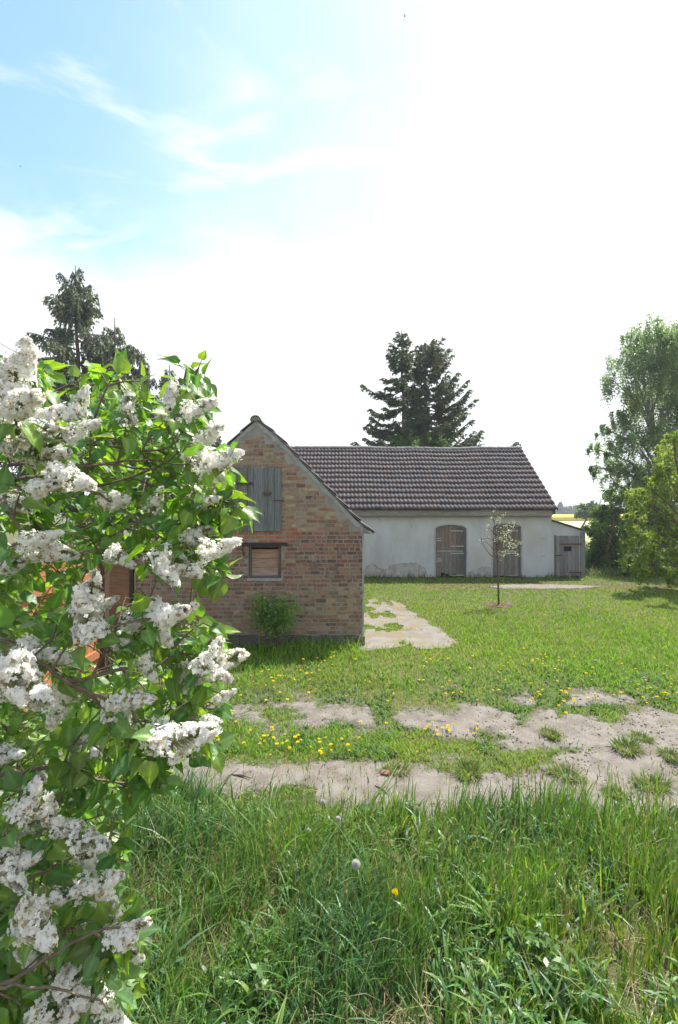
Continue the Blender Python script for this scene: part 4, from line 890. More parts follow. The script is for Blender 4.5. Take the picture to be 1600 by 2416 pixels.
tree('bush', (P(1515, 1208, 17.2).x, 17.2, 0), pb([(1490, 1360, 26), (1520, 1345, 32), (1555, 1350, 34), (1600, 1360, 34), (1500, 1330, 20), (1640, 1350, 40)], 17.2), 15000, .08, [(.065, .125, .05), (.08, .14, .06), (.10, .155, .06)], 'low dark bush in the shade below the birch', 'bush', .05, sub=24)
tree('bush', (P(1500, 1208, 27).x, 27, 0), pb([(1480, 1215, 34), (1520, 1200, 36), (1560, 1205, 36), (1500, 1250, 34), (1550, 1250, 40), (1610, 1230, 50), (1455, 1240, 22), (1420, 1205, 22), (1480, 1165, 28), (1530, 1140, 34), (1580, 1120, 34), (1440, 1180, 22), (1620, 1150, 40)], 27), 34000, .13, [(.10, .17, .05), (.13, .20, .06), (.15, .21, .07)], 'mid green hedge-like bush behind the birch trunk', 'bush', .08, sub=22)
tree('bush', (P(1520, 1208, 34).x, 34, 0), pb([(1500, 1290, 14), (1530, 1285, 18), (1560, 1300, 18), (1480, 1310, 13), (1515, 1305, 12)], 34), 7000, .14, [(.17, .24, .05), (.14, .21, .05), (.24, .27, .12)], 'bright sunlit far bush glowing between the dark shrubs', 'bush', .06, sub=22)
tree('bush', (P(1370, 1208, 60).x, 60, 0), pb([(1385, 1205, 20), (1410, 1210, 20), (1365, 1212, 13), (1435, 1215, 18), (1400, 1195, 12)], 60), 5000, .30, [(.06, .11, .04), (.08, .13, .045)], 'mid green field tree standing before the yellow rapeseed', 'bush', .12, sub=18)
# trees along the far side of the field
for i, (x, y, r, d, kind) in enumerate(((1322, 1197, 11, 245, 1), (1341, 1202, 13, 250, 0), (1309, 1204, 10, 255, 0), (1360, 1200, 13, 250, 0), (1382, 1203, 12, 255, 0), (1405, 1204, 13, 252, 0), (1430, 1202, 12, 258, 0), (1455, 1203, 13, 250, 0))):
    lbs = ['dark pointed fir in the treeline beyond the rapeseed field', 'round tree in the treeline just right of the dark fir', 'leftmost round tree of the far treeline by the barn roof corner', 'third round tree of the far treeline beyond the field', 'fourth round tree of the far treeline beyond the field', 'fifth round tree of the far treeline, behind the bushes', 'sixth round tree of the far treeline, behind the bushes', 'rightmost round tree of the far treeline']
    bl = [(x, y, r*.55), (x, y+4, r*.85), (x+r*.3, y+8, r*.8), (x-r*.4, y+9, r*.7)] if kind == 0 else [(x, y-9, r*.2), (x, y-3, r*.35), (x, y+4, r*.5), (x, y+9, r*.6)]
    tree('far_tree', (P(x, 1208, d).x, d, 0), pb(bl, d), 1500, 1.3, [(.04, .075, .045)] if kind == 0 else [(.025, .05, .035)], lbs[i], 'tree', .4, sub=14, group='trees beyond the rapeseed field')
tree('tree', (P(930, 1208, 23.5).x, 23.5, 0), pb([(890, 1045, 16), (915, 1050, 18), (945, 1046, 20), (975, 1044, 20), (1000, 1040, 18), (1030, 1048, 18), (960, 1075, 40), (910, 1080, 30), (1010, 1080, 30), (870, 1045, 10)], 24.3), 14000, .12, [(.06, .115, .03), (.08, .14, .035)], 'light green broadleaf crown just above the barn ridge', trunk_r=.12, sub=20)

def conifer(name, base, H, R0, label, cols, droop=.25, upturn=.25, twig=.34, prof=None, lean=0.0, z0=0.10, step=.34, weep=0.0, nb=7, group=None, ext=None, skip=.10, nw=.075, dens=13):
    t = empty(name, base, label, 'tree', group); bx_, by_, bz_ = base; b = MB()
    tp = [Vector((bx_+lean*H*(k/10)**1.5+.04*math.sin(k*2.1), by_, bz_-.1+H*k/10)) for k in range(11)]
    b.tube(tp, [.02+.016*H*(1-k/10) for k in range(11)], 8)
    A_ = []; Bv = []; Wd = []
    z = H*z0
    while z < H*.985:
        k = z/H; n = nb if k < .85 else 4; a0 = random.random()*6.28
        for q in range(n):
            if random.random() < skip: continue
            a = a0+q*6.283/n+random.gauss(0, .25); rr = (prof(k) if prof else (1-k)**.85)*R0*random.uniform(.62, 1.12)
            if ext: rr *= ext(math.cos(a), math.sin(a), k)
            rr = max(rr, .18); i = min(int(k*10), 9); s = tp[i].lerp(tp[i+1], k*10-i); s = Vector((s.x, s.y, bz_+z+random.uniform(-.1, .1)))
            pts = []; m = max(3, int(rr/.3)); d = Vector((math.cos(a), math.sin(a), 0))
            for j in range(m+1):
                u = j/m; dz = rr*(-droop*math.sin(u*math.pi*.75)*1.1+upturn*u**2.2)+(.55*u*(k > .8)*rr); pts.append(s+d*rr*u+Vector((0, 0, dz))+Vector((random.gauss(0, .02), random.gauss(0, .02), random.gauss(0, .02))))
            b.tube(pts, [.012+.012*rr*(1-j/m) for j in range(m+1)], 4, cap=False)
            # twigs
            nt2 = max(8, int(rr*dens*2.0))
            for w_ in range(nt2):
                u = random.uniform(.10 if rr < 1 else .22, 1.0); f_ = u*m; j = min(int(f_), m-1); p = pts[j].lerp(pts[j+1], f_-j); tl_ = twig*random.uniform(.6, 1.25)*(1.15-u*.55)*min(1, .5+rr*.5)
                side = Vector((-d.y, d.x, 0))*(1 if w_ % 2 else -1)
                dr = (d*(.55+.5*u)+side*random.uniform(.3, 1.0)+Vector((0, 0, random.uniform(-.45, .12)-weep*random.uniform(.6, 2.4)))).normalized()
                A_.append(p); Bv.append(dr*tl_); Wd.append(nw*random.uniform(.8, 1.3))
        z += step*random.uniform(.75, 1.2)*(1.0 if k < .8 else .7)
    b.build('trunk', M['bark'], t, smooth=True)
    A_ = np.array(A_); Bv = np.array(Bv); Wd = np.array(Wd); n = len(A_)
    parts = []; cols = np.array(cols); tb = cols[rng.integers(0, len(cols), n)]*rng.uniform(.7, 1.3, (n, 1))
    L = np.linalg.norm(Bv, axis=1)[:, None]; D_ = Bv/L
    for q in range(9):          # short needle sprays set along every twig
        u = rng.uniform(0, 1, (n, 1)); s = A_+Bv*u+np.array([0, 0, -1])*(L*u*u*(.15+.5*weep)); rv = rng.normal(0, 1, (n, 3)); rv -= D_*np.sum(rv*D_, 1)[:, None]; rv /= np.linalg.norm(rv, axis=1)[:, None]
        dd = D_*.8+rv*.55; dd[:, 2] -= weep*.9; dd /= np.linalg.norm(dd, axis=1)[:, None]; ln = (L*.38*rng.uniform(.6, 1.3, (n, 1))); sw = np.cross(dd, rng.normal(0, 1, (n, 3))); sw /= np.linalg.norm(sw, axis=1)[:, None]; sw = sw*(Wd[:, None]*.5)
        V = np.stack([s-sw*.6, s+dd*ln*.45-sw, s+dd*ln, s+dd*ln*.45+sw], 1).reshape(-1, 3); parts.append((V, np.arange(n*4).reshape(n, 4), np.repeat(np.clip(tb*rng.uniform(.8, 1.2, (n, 1)), 0, 1), 4, axis=0)))
    V, Fc, T = joinm(parts); link('crown', npmesh('crown', V, Fc, T), M['needle'], t); return t
sg = [(.075, .12, .072), (.062, .10, .065), (.09, .125, .07), (.12, .12, .06)]
ds_ = 26.0; top = P(945, 775, ds_)
conifer('spruce_tree', (P(957, 1208, ds_).x, ds_, 0), top.z, 4.3, 'dark spruce with the tallest tip behind the barn roof, left of its twin', sg, skip=.22, droop=.22, upturn=.22, lean=-.02, step=.36, ext=lambda c, s, k: (1.05 if c < 0 else .75)*(1 if k < .75 else .62)*random.uniform(.7, 1.15), prof=lambda k: (1-k)**.62+.02, dens=20, twig=.42)
top = P(1006, 808, ds_+1.2)
conifer('spruce_tree', (P(1003, 1208, ds_+1.2).x, ds_+1.2, 0), top.z, 5.3, 'spruce with spreading upturned branches, right-hand one behind the barn roof', sg, droop=.10, upturn=.42, step=.36, skip=.2, ext=lambda c, s, k: (1.0 if c > 0 else .6)*(1.15 if k < .35 else .95), dens=20, twig=.42, prof=lambda k: (1-k)**.68+.02)
cg = [(.12, .16, .115), (.10, .14, .105), (.14, .18, .12), (.16, .17, .10)]
dl = 20.0
for x, yt, r, dd, lb in ((178, 622, 2.15, 0, 'tallest weeping conifer with ragged crooked tip at left'), (268, 745, 1.75, .9, 'middle weeping conifer, right of the tallest one'), (330, 822, 1.5, 1.6, 'short drooping conifer right of the middle one'), (395, 855, 1.45, 2.2, 'lowest drooping conifer, rightmost of the group above the lilac')):
    d = dl+dd; r *= 1.95; conifer('weeping_conifer', (P(x+14, 1208, d).x, d, 0), P(x, yt, d).z, r*d/20, lb, cg, skip=.25, droop=.06, upturn=-.06, twig=.46, weep=.9, step=.50, lean=-.022, prof=lambda k: (min((1-k)*1.35, .9)+.05)*random.uniform(.6, 1.15), group='weeping conifers behind the lilac', z0=.25, nw=.07, dens=22)
conifer('spruce_tree', (P(512, 1208, 30).x, 30, 0), P(511, 1008, 30).z, 1.3, 'small dark conifer tip peeping left of the brick gable', sg, step=.35, z0=.4)

# ------------------------------------------------------------------ shrub at the brick wall
t = empty('elder_shrub', (G(650, 1540).x, 7.75, 0), 'small leafy elder shrub with bare stems against the brick wall', 'shrub')
b = MB(); tips = []
for k in range(9):
    x0 = bx(628+k*4.0)*.95+random.uniform(-.03, .03); top = P(615+k*8+random.uniform(-6, 6), 1400+random.uniform(0, 45), 7.8+random.uniform(-.12, .15)); s = Vector((x0, 7.72+random.uniform(-.06, .1), 0))
    b.tube([s, s.lerp(top, .35)+Vector((random.gauss(0, .02), 0, .02)), s.lerp(top, .7), top], [.016, .013, .009, .004], 6); tips += [s.lerp(top, q)+Vector((random.gauss(0, .06), random.gauss(0, .06), 0)) for q in (.62, .75, .88, 1.0)]
for k in range(4): s = Vector((bx(640), 7.7, .05)); b.tube([s, s+Vector((random.uniform(-.25, .3), -.05, random.uniform(.15, .4)))], [.007, .004], 5)
b.build('stems', M['bark'], t, smooth=True)
tp = np.array([tuple(q) for q in tips]); ci = rng.integers(0, len(tp), 2300); Cn = tp[ci]+rng.normal(0, .095, (2300, 3))
cv = rng.uniform(.7, 1.3, len(tp)); cl2 = np.array([(.15, .28, .05), (.19, .33, .06), (.12, .23, .06)]); V, Fc, T = leafquads(Cn, np.full(2300, .062), cl2[rng.integers(0, 3, 2300)]*cv[ci][:, None], up=.5, asp=.45, hang=.25)
link('foliage', npmesh('foliage', V, Fc, T), M['treeleaf'], t)

# ------------------------------------------------------------------ young tree on the lawn
q0 = G(1177, 1428); ds2 = q0.y
t = empty('young_tree', q0, 'thin young tree with pale blossom standing in the lawn', 'tree')
b = MB(); trunk = [P(x, y, ds2) for x, y in ((1177, 1430), (1176, 1390), (1175, 1350), (1174, 1315), (1171, 1280), (1168, 1245), (1165, 1225), (1166, 1206))]
b.tube(trunk, [.026, .024, .022, .021, .015, .011, .008, .004], 8)
br = [[(1174, 1316), (1160, 1312), (1148, 1298), (1138, 1282), (1135, 1272), (1136, 1266)], [(1173, 1302), (1158, 1290), (1150, 1280), (1138, 1277)], [(1172, 1285), (1160, 1272), (1150, 1270), (1137, 1272)], [(1175, 1318), (1185, 1312), (1192, 1300)], [(1173, 1300), (1185, 1296), (1200, 1284), (1215, 1280), (1226, 1282)],
      [(1172, 1285), (1185, 1270), (1200, 1258), (1212, 1240)], [(1170, 1265), (1182, 1250), (1196, 1240), (1210, 1236)], [(1170, 1262), (1158, 1250), (1152, 1243)], [(1168, 1245), (1176, 1232), (1178, 1225)], [(1173, 1295), (1190, 1300), (1206, 1302), (1220, 1308)], [(1167, 1232), (1162, 1222)], [(1172, 1290), (1183, 1278), (1194, 1275)]]
tips = []
for k, pl in enumerate(br):
    dd = 0; pts = []; sgn_ = random.choice((-1, 1)); 
    for j, (x, y) in enumerate(pl): pts.append(P(x, y, ds2+sgn_*.05*j))
    b.tube(pts, [.009*(1-j/len(pts))+.003 for j in range(len(pts))], 5)
    if k not in (0,): tips += [(pts[i].lerp(pts[min(i+1, len(pts)-1)], random.random()), 1 if k > 2 else .3) for i in range(1, len(pts)) for _ in range(3)]
tips += [(P(1165, 1208, ds2), 1), (P(1168, 1207, ds2), 1)]+[(P(random.gauss(1185, 12), random.gauss(1262, 18), ds2+random.uniform(-.25, .25)), 1) for _ in range(34)]+[(P(random.gauss(1206, 10), random.gauss(1280, 8), ds2+random.uniform(-.2, .2)), 1) for _ in range(14)]+[(P(random.gauss(1182, 6), random.gauss(1313, 7), ds2), .8) for _ in range(8)]
b.build('trunk', M['bark'], t, smooth=True)
tp = np.array([tuple(p[0]) for p in tips]); wt = np.array([p[1] for p in tips]); n = 400; ci = rng.choice(len(tp), n, p=wt/wt.sum())
V, Fc, T = leafquads(tp[ci]+rng.normal(0, .035, (n, 3)), np.full(n, .032), np.ones((n, 3)), up=.3, asp=.8); link('blossom', npmesh('blossom', V, Fc, T), M['blossom'], t)
n = 300; ci = rng.choice(len(tp), n, p=wt/wt.sum()); V, Fc, T = leafquads(tp[ci]+rng.normal(0, .04, (n, 3)), np.full(n, .04), np.tile([.10, .14, .05], (n, 1))*rng.uniform(.7, 1.4, (n, 1))); link('leaves', npmesh('leaves', V, Fc, T), M['treeleaf'], t)
n = 900; a = rng.random(n)*6.28; r_ = .36*np.sqrt(rng.random(n)); X = q0.x+np.cos(a)*r_; Y = q0.y+np.sin(a)*r_
V, Fc, T = blades(X, Y, rng.uniform(.01, .03, n), rng.uniform(.012, .025, n), rng.random(n)*6.28, rng.uniform(1, 2.2, n), rng.uniform(.4, .9, n), gtint(n, X, Y, [(1, 1, 1), (.6, .55, .5), (1.9, 1.8, 1.7), (1.4, 1.2, 1.1)]), 2, z0=.012)
tag(link('bark_mulch', npmesh('bark_mulch', V, Fc, T), M['mulch']), 'round patch of bark chips at the foot of the young tree', 'mulch', kind='stuff')

# ------------------------------------------------------------------ lilac
LB = Vector((-2.05, 1.55, 0))
lil = empty('lilac_bush', LB, 'large white flowering lilac leaning in from the left foreground', 'bush')
mains = [[(-330, 1750, 1.6), (-160, 1500, 1.5), (0, 1180, 1.45), (220, 1150, 1.4), (400, 1085, 1.4), (470, 1010, 1.35)],
         [(-300, 1700, 1.7), (-120, 1300, 1.6), (0, 1068, 1.55), (90, 1045, 1.5), (220, 1048, 1.5), (400, 1055, 1.5), (450, 930, 1.5)],
         [(-320, 1750, 1.5), (-130, 1350, 1.4), (0, 1110, 1.35), (130, 1108, 1.35), (330, 1085, 1.4), (500, 1110, 1.35)],
         [(-280, 1800, 1.4), (-100, 1400, 1.3), (0, 1165, 1.25), (110, 1120, 1.3), (240, 1095, 1.35), (420, 1120, 1.4), (540, 1180, 1.4)],
         [(-300, 1900, 1.35), (-100, 1500, 1.25), (0, 1505, 1.15), (90, 1560, 1.15), (170, 1615, 1.15), (300, 1670, 1.2), (330, 1710, 1.2), (400, 1745, 1.2)],
         [(0, 1145, 1.25), (110, 1148, 1.25), (210, 1158, 1.3), (330, 1230, 1.35), (420, 1300, 1.4), (480, 1330, 1.4)],
         [(160, 1610, 1.16), (260, 1585, 1.2), (370, 1570, 1.25), (430, 1540, 1.3), (500, 1560, 1.3)],
         [(-200, 1700, 1.5), (0, 1330, 1.5), (60, 1302, 1.5), (160, 1300, 1.5), (360, 1302, 1.5), (480, 1270, 1.5)],
         [(-300, 2000, 1.3), (-120, 1850, 1.3), (0, 1830, 1.3), (150, 1810, 1.35), (280, 1850, 1.4), (340, 1830, 1.4)],
         [(-300, 2200, 1.3), (-60, 2150, 1.25), (60, 2080, 1.25), (160, 2030, 1.25), (240, 2000, 1.3)],
         [(-300, 2400, 1.2), (-60, 2350, 1.15), (80, 2280, 1.15), (220, 2200, 1.15), (300, 2190, 1.15)],
         [(-100, 1600, 1.7), (60, 1500, 1.75), (180, 1520, 1.8), (300, 1475, 1.8), (430, 1440, 1.75), (480, 1500, 1.7)],
         [(-150, 1300, 1.9), (0, 980, 1.9), (120, 930, 1.9), (260, 900, 1.9), (300, 880, 1.9)],
         [(160, 1600, 1.18), (260, 1680, 1.22), (360, 1770, 1.3), (460, 1790, 1.35)],
         [(-100, 2350, 1.1), (60, 2330, 1.1), (180, 2340, 1.12), (260, 2380, 1.12)], [(0, 1180, 1.25), (30, 1210, 1.2), (60, 1280, 1.2), (110, 1330, 1.2)]]
b = MB(); nodes = []
for pl in mains:
    pts = [P(*p) for p in pl]; 
    if pl[0][0] < -90: pts = [LB+Vector((random.uniform(-.1, .15), random.uniform(-.1, .1), 0)), LB.lerp(pts[0], .55)+Vector((-.05, 0, .1))]+pts
    fine = []
    for i in range(len(pts)-1):   # Catmull-Rom
        p0, p1, p2, p3 = pts[max(i-1, 0)], pts[i], pts[i+1], pts[min(i+2, len(pts)-1)]
        for k in range(5):
            u = k/5; fine.append(.5*((2*p1)+(p2-p0)*u+(2*p0-5*p1+4*p2-p3)*u*u+(3*p1-p0-3*p2+p3)*u**3)+Vector((random.gauss(0, .003), random.gauss(0, .003), random.gauss(0, .003))))
    fine.append(pts[-1]); n = len(fine); r0 = .0100 if len(pts) > 6 else .0065
    b.tube(fine, [r0*(1-.82*(i/n)) for i in range(n)], 6); 
    for i, q in enumerate(fine):
        if q.z > .5: nodes.append(q)
env = [(-60, 830), (40, 850), (90, 860), (150, 900), (210, 890), (250, 880), (320, 905), (380, 925), (430, 880), (470, 880), (490, 930), (500, 990), (510, 1060), (515, 1110), (540, 1170), (560, 1200), (540, 1225), (505, 1240), (520, 1270), (480, 1320), (520, 1350), (470, 1370), (410, 1340), (330, 1320), (300, 1340),
       (300, 1400), (330, 1440), (430, 1430), (490, 1480), (530, 1520), (535, 1590), (540, 1640), (525, 1700), (490, 1770), (430, 1780), (370, 1830), (330, 1890), (310, 1950), (285, 2050), (270, 2150), (310, 2190), (315, 2250), (285, 2310), (270, 2430), (-60, 2430)]
env = np.array(env, float)
holes_ = [np.array([(205, 1330), (300, 1330), (290, 1420), (250, 1560), (200, 1560), (190, 1470)], float)]
pan = [(45, 870, 150, 60), (20, 900, 120, 100), (60, 950, 130, 15), (30, 1010, 110, -10), (85, 1010, 120, 5), (120, 1060, 140, -10), (40, 1060, 120, 170), (190, 950, 90, 60), (300, 960, 80, 90), (130, 985, 110, 30), (200, 1010, 90, 20), (405, 945, 90, 80), (475, 960, 90, 15), (500, 1020, 80, 20), (520, 1080, 110, 10), (470, 1085, 90, 170), (510, 1120, 90, -30), (495, 1180, 60, 10), (540, 1170, 45, 20),
       (180, 1135, 120, -15), (100, 1150, 110, 10), (45, 1190, 90, -20), (280, 1180, 80, 0), (370, 1175, 70, 60), (100, 1270, 100, 15), (125, 1300, 130, -10), (30, 1330, 90, 10), (470, 1260, 80, 25), (520, 1290, 110, 15), (430, 1335, 120, -20), (395, 1345, 100, -50), (290, 1320, 70, -30), (215, 1400, 120, 70), (200, 1440, 130, 100), (245, 1430, 80, 30), (185, 1480, 100, -60),
       (340, 1440, 100, 40), (400, 1450, 110, 15), (430, 1440, 80, 20), (375, 1480, 110, -50), (290, 1515, 45, 20), (110, 1545, 120, -15), (30, 1590, 160, -50), (70, 1630, 150, -20), (20, 1560, 120, 160), (140, 1670, 100, 250), (500, 1545, 90, 60), (540, 1555, 100, 20), (510, 1590, 90, -20), (470, 1600, 70, 0), (535, 1640, 55, 30), (440, 1600, 70, -90), (350, 1580, 70, -60), (500, 1700, 50, 0),
       (320, 1650, 110, 5), (290, 1690, 80, 150), (450, 1740, 150, 20), (410, 1750, 120, -10), (380, 1725, 60, 90), (250, 1670, 60, 100), (210, 1770, 80, -10), (30, 1780, 70, 10), (75, 1875, 110, 60), (110, 1915, 110, -40), (60, 1950, 90, 200), (165, 1950, 80, 20), (220, 1990, 110, 10), (200, 2020, 90, -30), (30, 2060, 110, -30), (60, 2030, 90, 20), (140, 2115, 90, 10), (240, 2080, 110, 15), (255, 2130, 90, -40), (60, 2150, 120, 70), (90, 2190, 130, -25), (60, 2230, 110, -50),
       (225, 2200, 100, 20), (310, 2200, 110, 35), (305, 2245, 90, 0), (270, 2190, 60, 170), (175, 2310, 120, 50), (190, 2345, 120, -20), (240, 2370, 100, -20), (130, 2390, 120, -20), (270, 2400, 90, -30), (120, 2240, 80, -80)]
# florets and flower clusters
def panicle_mesh(seed):
    r = random.Random(seed); Vp = []; Fp = []; Tp = []; mi = []
    def quad(a, c, d, e, col, m=0):
        n = len(Vp); Vp.extend([a, c, d, e]); Fp.append((n, n+1, n+2, n+3)); Tp.extend([col]*4); mi.append(m)
    L = .15
    nfl = 560
    lob = [(r.random()**1.25*.97, r.random()*6.28) for _ in range(20)]
    for k in range(nfl):
        ls, la = r.choice(lob); t = min(max(r.gauss(ls, .055), 0), 1.02); rad = .042*(1-.80*t)*(.45+.65*r.random())+.003; a = la+r.gauss(0, .5)
        p = Vector((L*t, rad*math.cos(a), rad*math.sin(a))); out_ = (Vector((.35, math.cos(a), math.sin(a)))+Vector((r.gauss(0, .2), r.gauss(0, .2), r.gauss(0, .2)))).normalized()
        u = out_.orthogonal().normalized(); u = Quaternion(out_, r.random()*6.28) @ u; v = out_.cross(u); s = r.uniform(.0058, .0078)
        old = r.random() < (.10 if la > 4.5 else .03); w0 = r.uniform(.84, .97); col = (.50*w0, .36*w0, .20*w0) if old else (w0, w0*.985, w0*.94)
        for q in range(4):
            an = q*math.pi/2; d1 = u*math.cos(an)+v*math.sin(an); d2 = out_.cross(d1)
            quad(p, p+d1*s*.55+d2*s*.42+out_*.0012, p+d1*s*1.05+out_*.0004, p+d1*s*.55-d2*s*.42+out_*.0012, col)
        if k % 2 == 0: quad(Vector((L*t*.9, 0, 0)), Vector((L*t*.9+.002, .001, 0)), p, p-Vector((0, .001, .001)), (.25, .27, .12))
    for (x0_, x1_) in ((-.05, L*.5), (L*.5, L*.95)):
        for an in (0, 1.57): quad(Vector((x0_, math.cos(an)*.0018, math.sin(an)*.0018)), Vector((x1_, math.cos(an)*.001, math.sin(an)*.001)), Vector((x1_, -math.cos(an)*.001, -math.sin(an)*.001)), Vector((x0_, -math.cos(an)*.0018, -math.sin(an)*.0018)), (.2, .22, .1))
    me = npmesh('flower_cluster', np.array([tuple(v) for v in Vp]), np.array(Fp), np.array(Tp)); me.materials.append(M['floret']); return me
pms = [panicle_mesh(i) for i in range(6)]
# leaves
def leaf_proto():
    us = [0, .05, .13, .24, .37, .52, .67, .81, .94, 1.06]; ws = [.10, .30, .43, .495, .475, .395, .275, .155, .055, 0.0]; V = []; 
    for i, (u, w_) in enumerate(zip(us, ws)):
        bk = -.09 if i == 1 else 0
        for s in (-1, -.7, -.35, 0, .35, .7, 1): V.append((u+(bk*abs(s)**1.5), s*w_*.92, (.6*abs(s)+.4*s*s)*w_*.24-.22*u*u+(.022*math.sin(u*9+s)*s*s)))
    Fc = [(i*7+k, (i+1)*7+k, (i+1)*7+k+1, i*7+k+1) for i in range(9) for k in range(6)]
    return np.array(V), np.array(Fc)
LV, LF = leaf_proto(); leaves = []
def add_leaf(p, d, up, size):
    d = d.normalized(); u = (up-d*up.dot(d)); u = u.normalized() if u.length > 1e-4 else d.orthogonal(); leaves.append((p+d*.012, d, d.cross(u)*-1, u, size))
ZU = Vector((0, 0, 1))
def leafy(path, n_pairs, size, rnd=.5):
    L = sum((path[i+1]-path[i]).length for i in range(len(path)-1))
    for k in range(n_pairs):
        f_ = (1-.28*k/max(n_pairs, 1)*min(1, .25/max(L, .01))*3) if n_pairs > 1 else 1; f_ = max(.1, min(1, f_)); j = min(int(f_*(len(path)-1)), len(path)-2); p = path[j].lerp(path[j+1], f_*(len(path)-1)-j); ax = (path[j+1]-path[j]).normalized()
        sd = ax.orthogonal().normalized(); sd = Quaternion(ax, random.random()*.8+1.57*k+random.choice((0, .6))) @ sd
        for s in (1, -1):
            d = (ax*.5+sd*s*1.0+Vector((random.gauss(0, .25), random.gauss(0, .25), random.gauss(-.45, .35)))).normalized(); up = (ZU*.8+Vector((random.gauss(0, rnd), random.gauss(-.25, rnd), random.gauss(0, .3)))); st = p+d*random.uniform(.008, .02)
            b.tube([p, st+d*.012], [.0012, .0010], 4, 0, (1, 1, 1), cap=False); add_leaf(st, d, up, size*random.uniform(.55, 1.25))
def sprout(tip, r0=.0028):
    """a curved twig from the nearest older wood to tip"""
    best = min(random.sample(nodes, min(len(nodes), 700)), key=lambda q: (q-tip).length+1.3*max(0, q.x-tip.x+.02)+.6*max(0, q.z-tip.z-.02))
    v = tip-best; m1 = best+v*.35+Vector((.0, 0, .05*v.length)); m2 = best+v*.72+Vector((0, 0, .05*v.length)); pts = [best, m1, m2, tip]
    b.tube(pts, [r0*1.3, r0*1.1, r0*.85, r0*.6], 5, cap=False)
    nodes.extend([m1, m2]); return pts
for (x, y, ln, an) in pan:
    d0 = 1.12*(130/max(ln, 90))**.3*random.uniform(.94, 1.08)
    if x < 90 and y < 1100: d0 *= .95
    an_ = R(an); dirv = Vector((math.cos(an_), random.uniform(-.5, .15), math.sin(an_))).normalized()
    c = P(x, y, d0); s = ln*d0/F/.15*.97; s = min(max(s, .35), 1.3); st = c-dirv*.075*s
    o = bpy.data.objects.new('flower_cluster', random.choice(pms)); C.objects.link(o); o.parent = lil; o.location = st-LB
    o.rotation_mode = 'QUATERNION'; o.rotation_quaternion = dirv.to_track_quat('X', 'Z') @ Quaternion((1, 0, 0), random.random()*6.28); sw = random.uniform(1.0, 1.3); o.scale = (s, s*sw, s*sw)
    pt = sprout(st-dirv*.02, .0026); leafy(pt, 2, .054)
cnt = 0; mn, mx_ = env.min(0), env.max(0)
while cnt < 860:
    x, y = random.uniform(mn[0], mx_[0]), random.uniform(mn[1], mx_[1])
    if not in_poly(np.array([x]), np.array([y]), env)[0] or any(in_poly(np.array([x]), np.array([y]), h_)[0] for h_ in holes_): continue
    edge_ = x > 330; dmin = 1.15; d0 = random.uniform(1.28, 2.3 if x < 330 else 1.75)
    if y > 2100: d0 = random.uniform(1.2, 1.7)
    if (1010 < y < 1230 and x < 430) or (1540 < y < 1720 and x < 400): d0 = random.uniform(1.5, 2.4)
    tip = P(x, y, d0); pt = sprout(tip); leafy(pt, random.choice((2, 3, 3)), 0.054*d0**.2); cnt += 1
# leafy tips that stand out along the right side
for x, y in ((470, 865), (440, 870), (480, 900), (455, 940), (530, 1100), (545, 1110), (555, 1195), (570, 1205), (530, 1215), (505, 1330), (530, 1350), (480, 1350), (460, 1370), (480, 1470), (500, 1500), (330, 1390), (370, 1370), (460, 1760), (500, 1760), (270, 880), (230, 870), (330, 900), (20, 870), (110, 880), (370, 1850), (345, 1800), (300, 2340), (285, 2130), (250, 2330), (40, 2390)):
    d0 = random.uniform(1.25, 1.5); pt = sprout(P(x, y, d0)); leafy(pt, 3, .054)
b.build('branches', M['lilacbark'], lil, smooth=True)
def leaf_ok(l):      # the bush is open towards the gate and the brick wall
    c = l[0]+l[1]*l[4]*.5; x = 800+c.x/c.y*F; y = 1208-(c.z-CAMZ)/c.y*F; X_, Y_ = np.array([x]), np.array([y])
    return not (in_poly(X_, Y_, np.array([(205, 1335), (300, 1325), (345, 1300), (480, 1345), (480, 1420), (330, 1420), (300, 1450), (275, 1600), (200, 1600), (190, 1470)], float))[0] and random.random() < .86)
leaves = [l for l in leaves if leaf_ok(l)]
n = len(leaves); Pp = np.array([tuple(l[0]) for l in leaves]); D1 = np.array([tuple(l[1]) for l in leaves]); D2 = np.array([tuple(l[2]) for l in leaves]); D3 = np.array([tuple(l[3]) for l in leaves]); sz = np.array([l[4] for l in leaves])
cz = rng.uniform(.4, 1.8, n)[:, None]; lv = LV[None].repeat(n, 0)*1.0; z_ = lv[..., 2]*cz; tw = rng.normal(0, .25, n)[:, None]*lv[..., 0]
V = Pp[:, None]+sz[:, None, None]*(lv[..., 0:1]*D1[:, None]+(lv[..., 1:2]*.92)*D2[:, None]+(z_[..., None]+tw[..., None]*lv[..., 1:2])*D3[:, None])
lc = np.array([(.09, .19, .048), (.115, .215, .045), (.075, .165, .055), (.15, .24, .05), (.13, .20, .04)]); tn = lc[rng.integers(0, 5, n)]*rng.uniform(.8, 1.25, (n, 1))
Fc = (LF[None]+(np.arange(n)*len(LV))[:, None, None]).reshape(-1, 4)
vt = np.repeat(tn, len(LV), axis=0).reshape(n, -1, 7, 3); vt = vt*np.array([.92, .96, .97, 1.45, .97, .96, .92])[None, None, :, None]*rng.uniform(.88, 1.12, vt.shape[:3]+(1,))
link('foliage', npmesh('foliage', V.reshape(-1, 3), Fc, np.clip(vt.reshape(-1, 3), 0, 1), smooth=True), M['leaf'], lil)

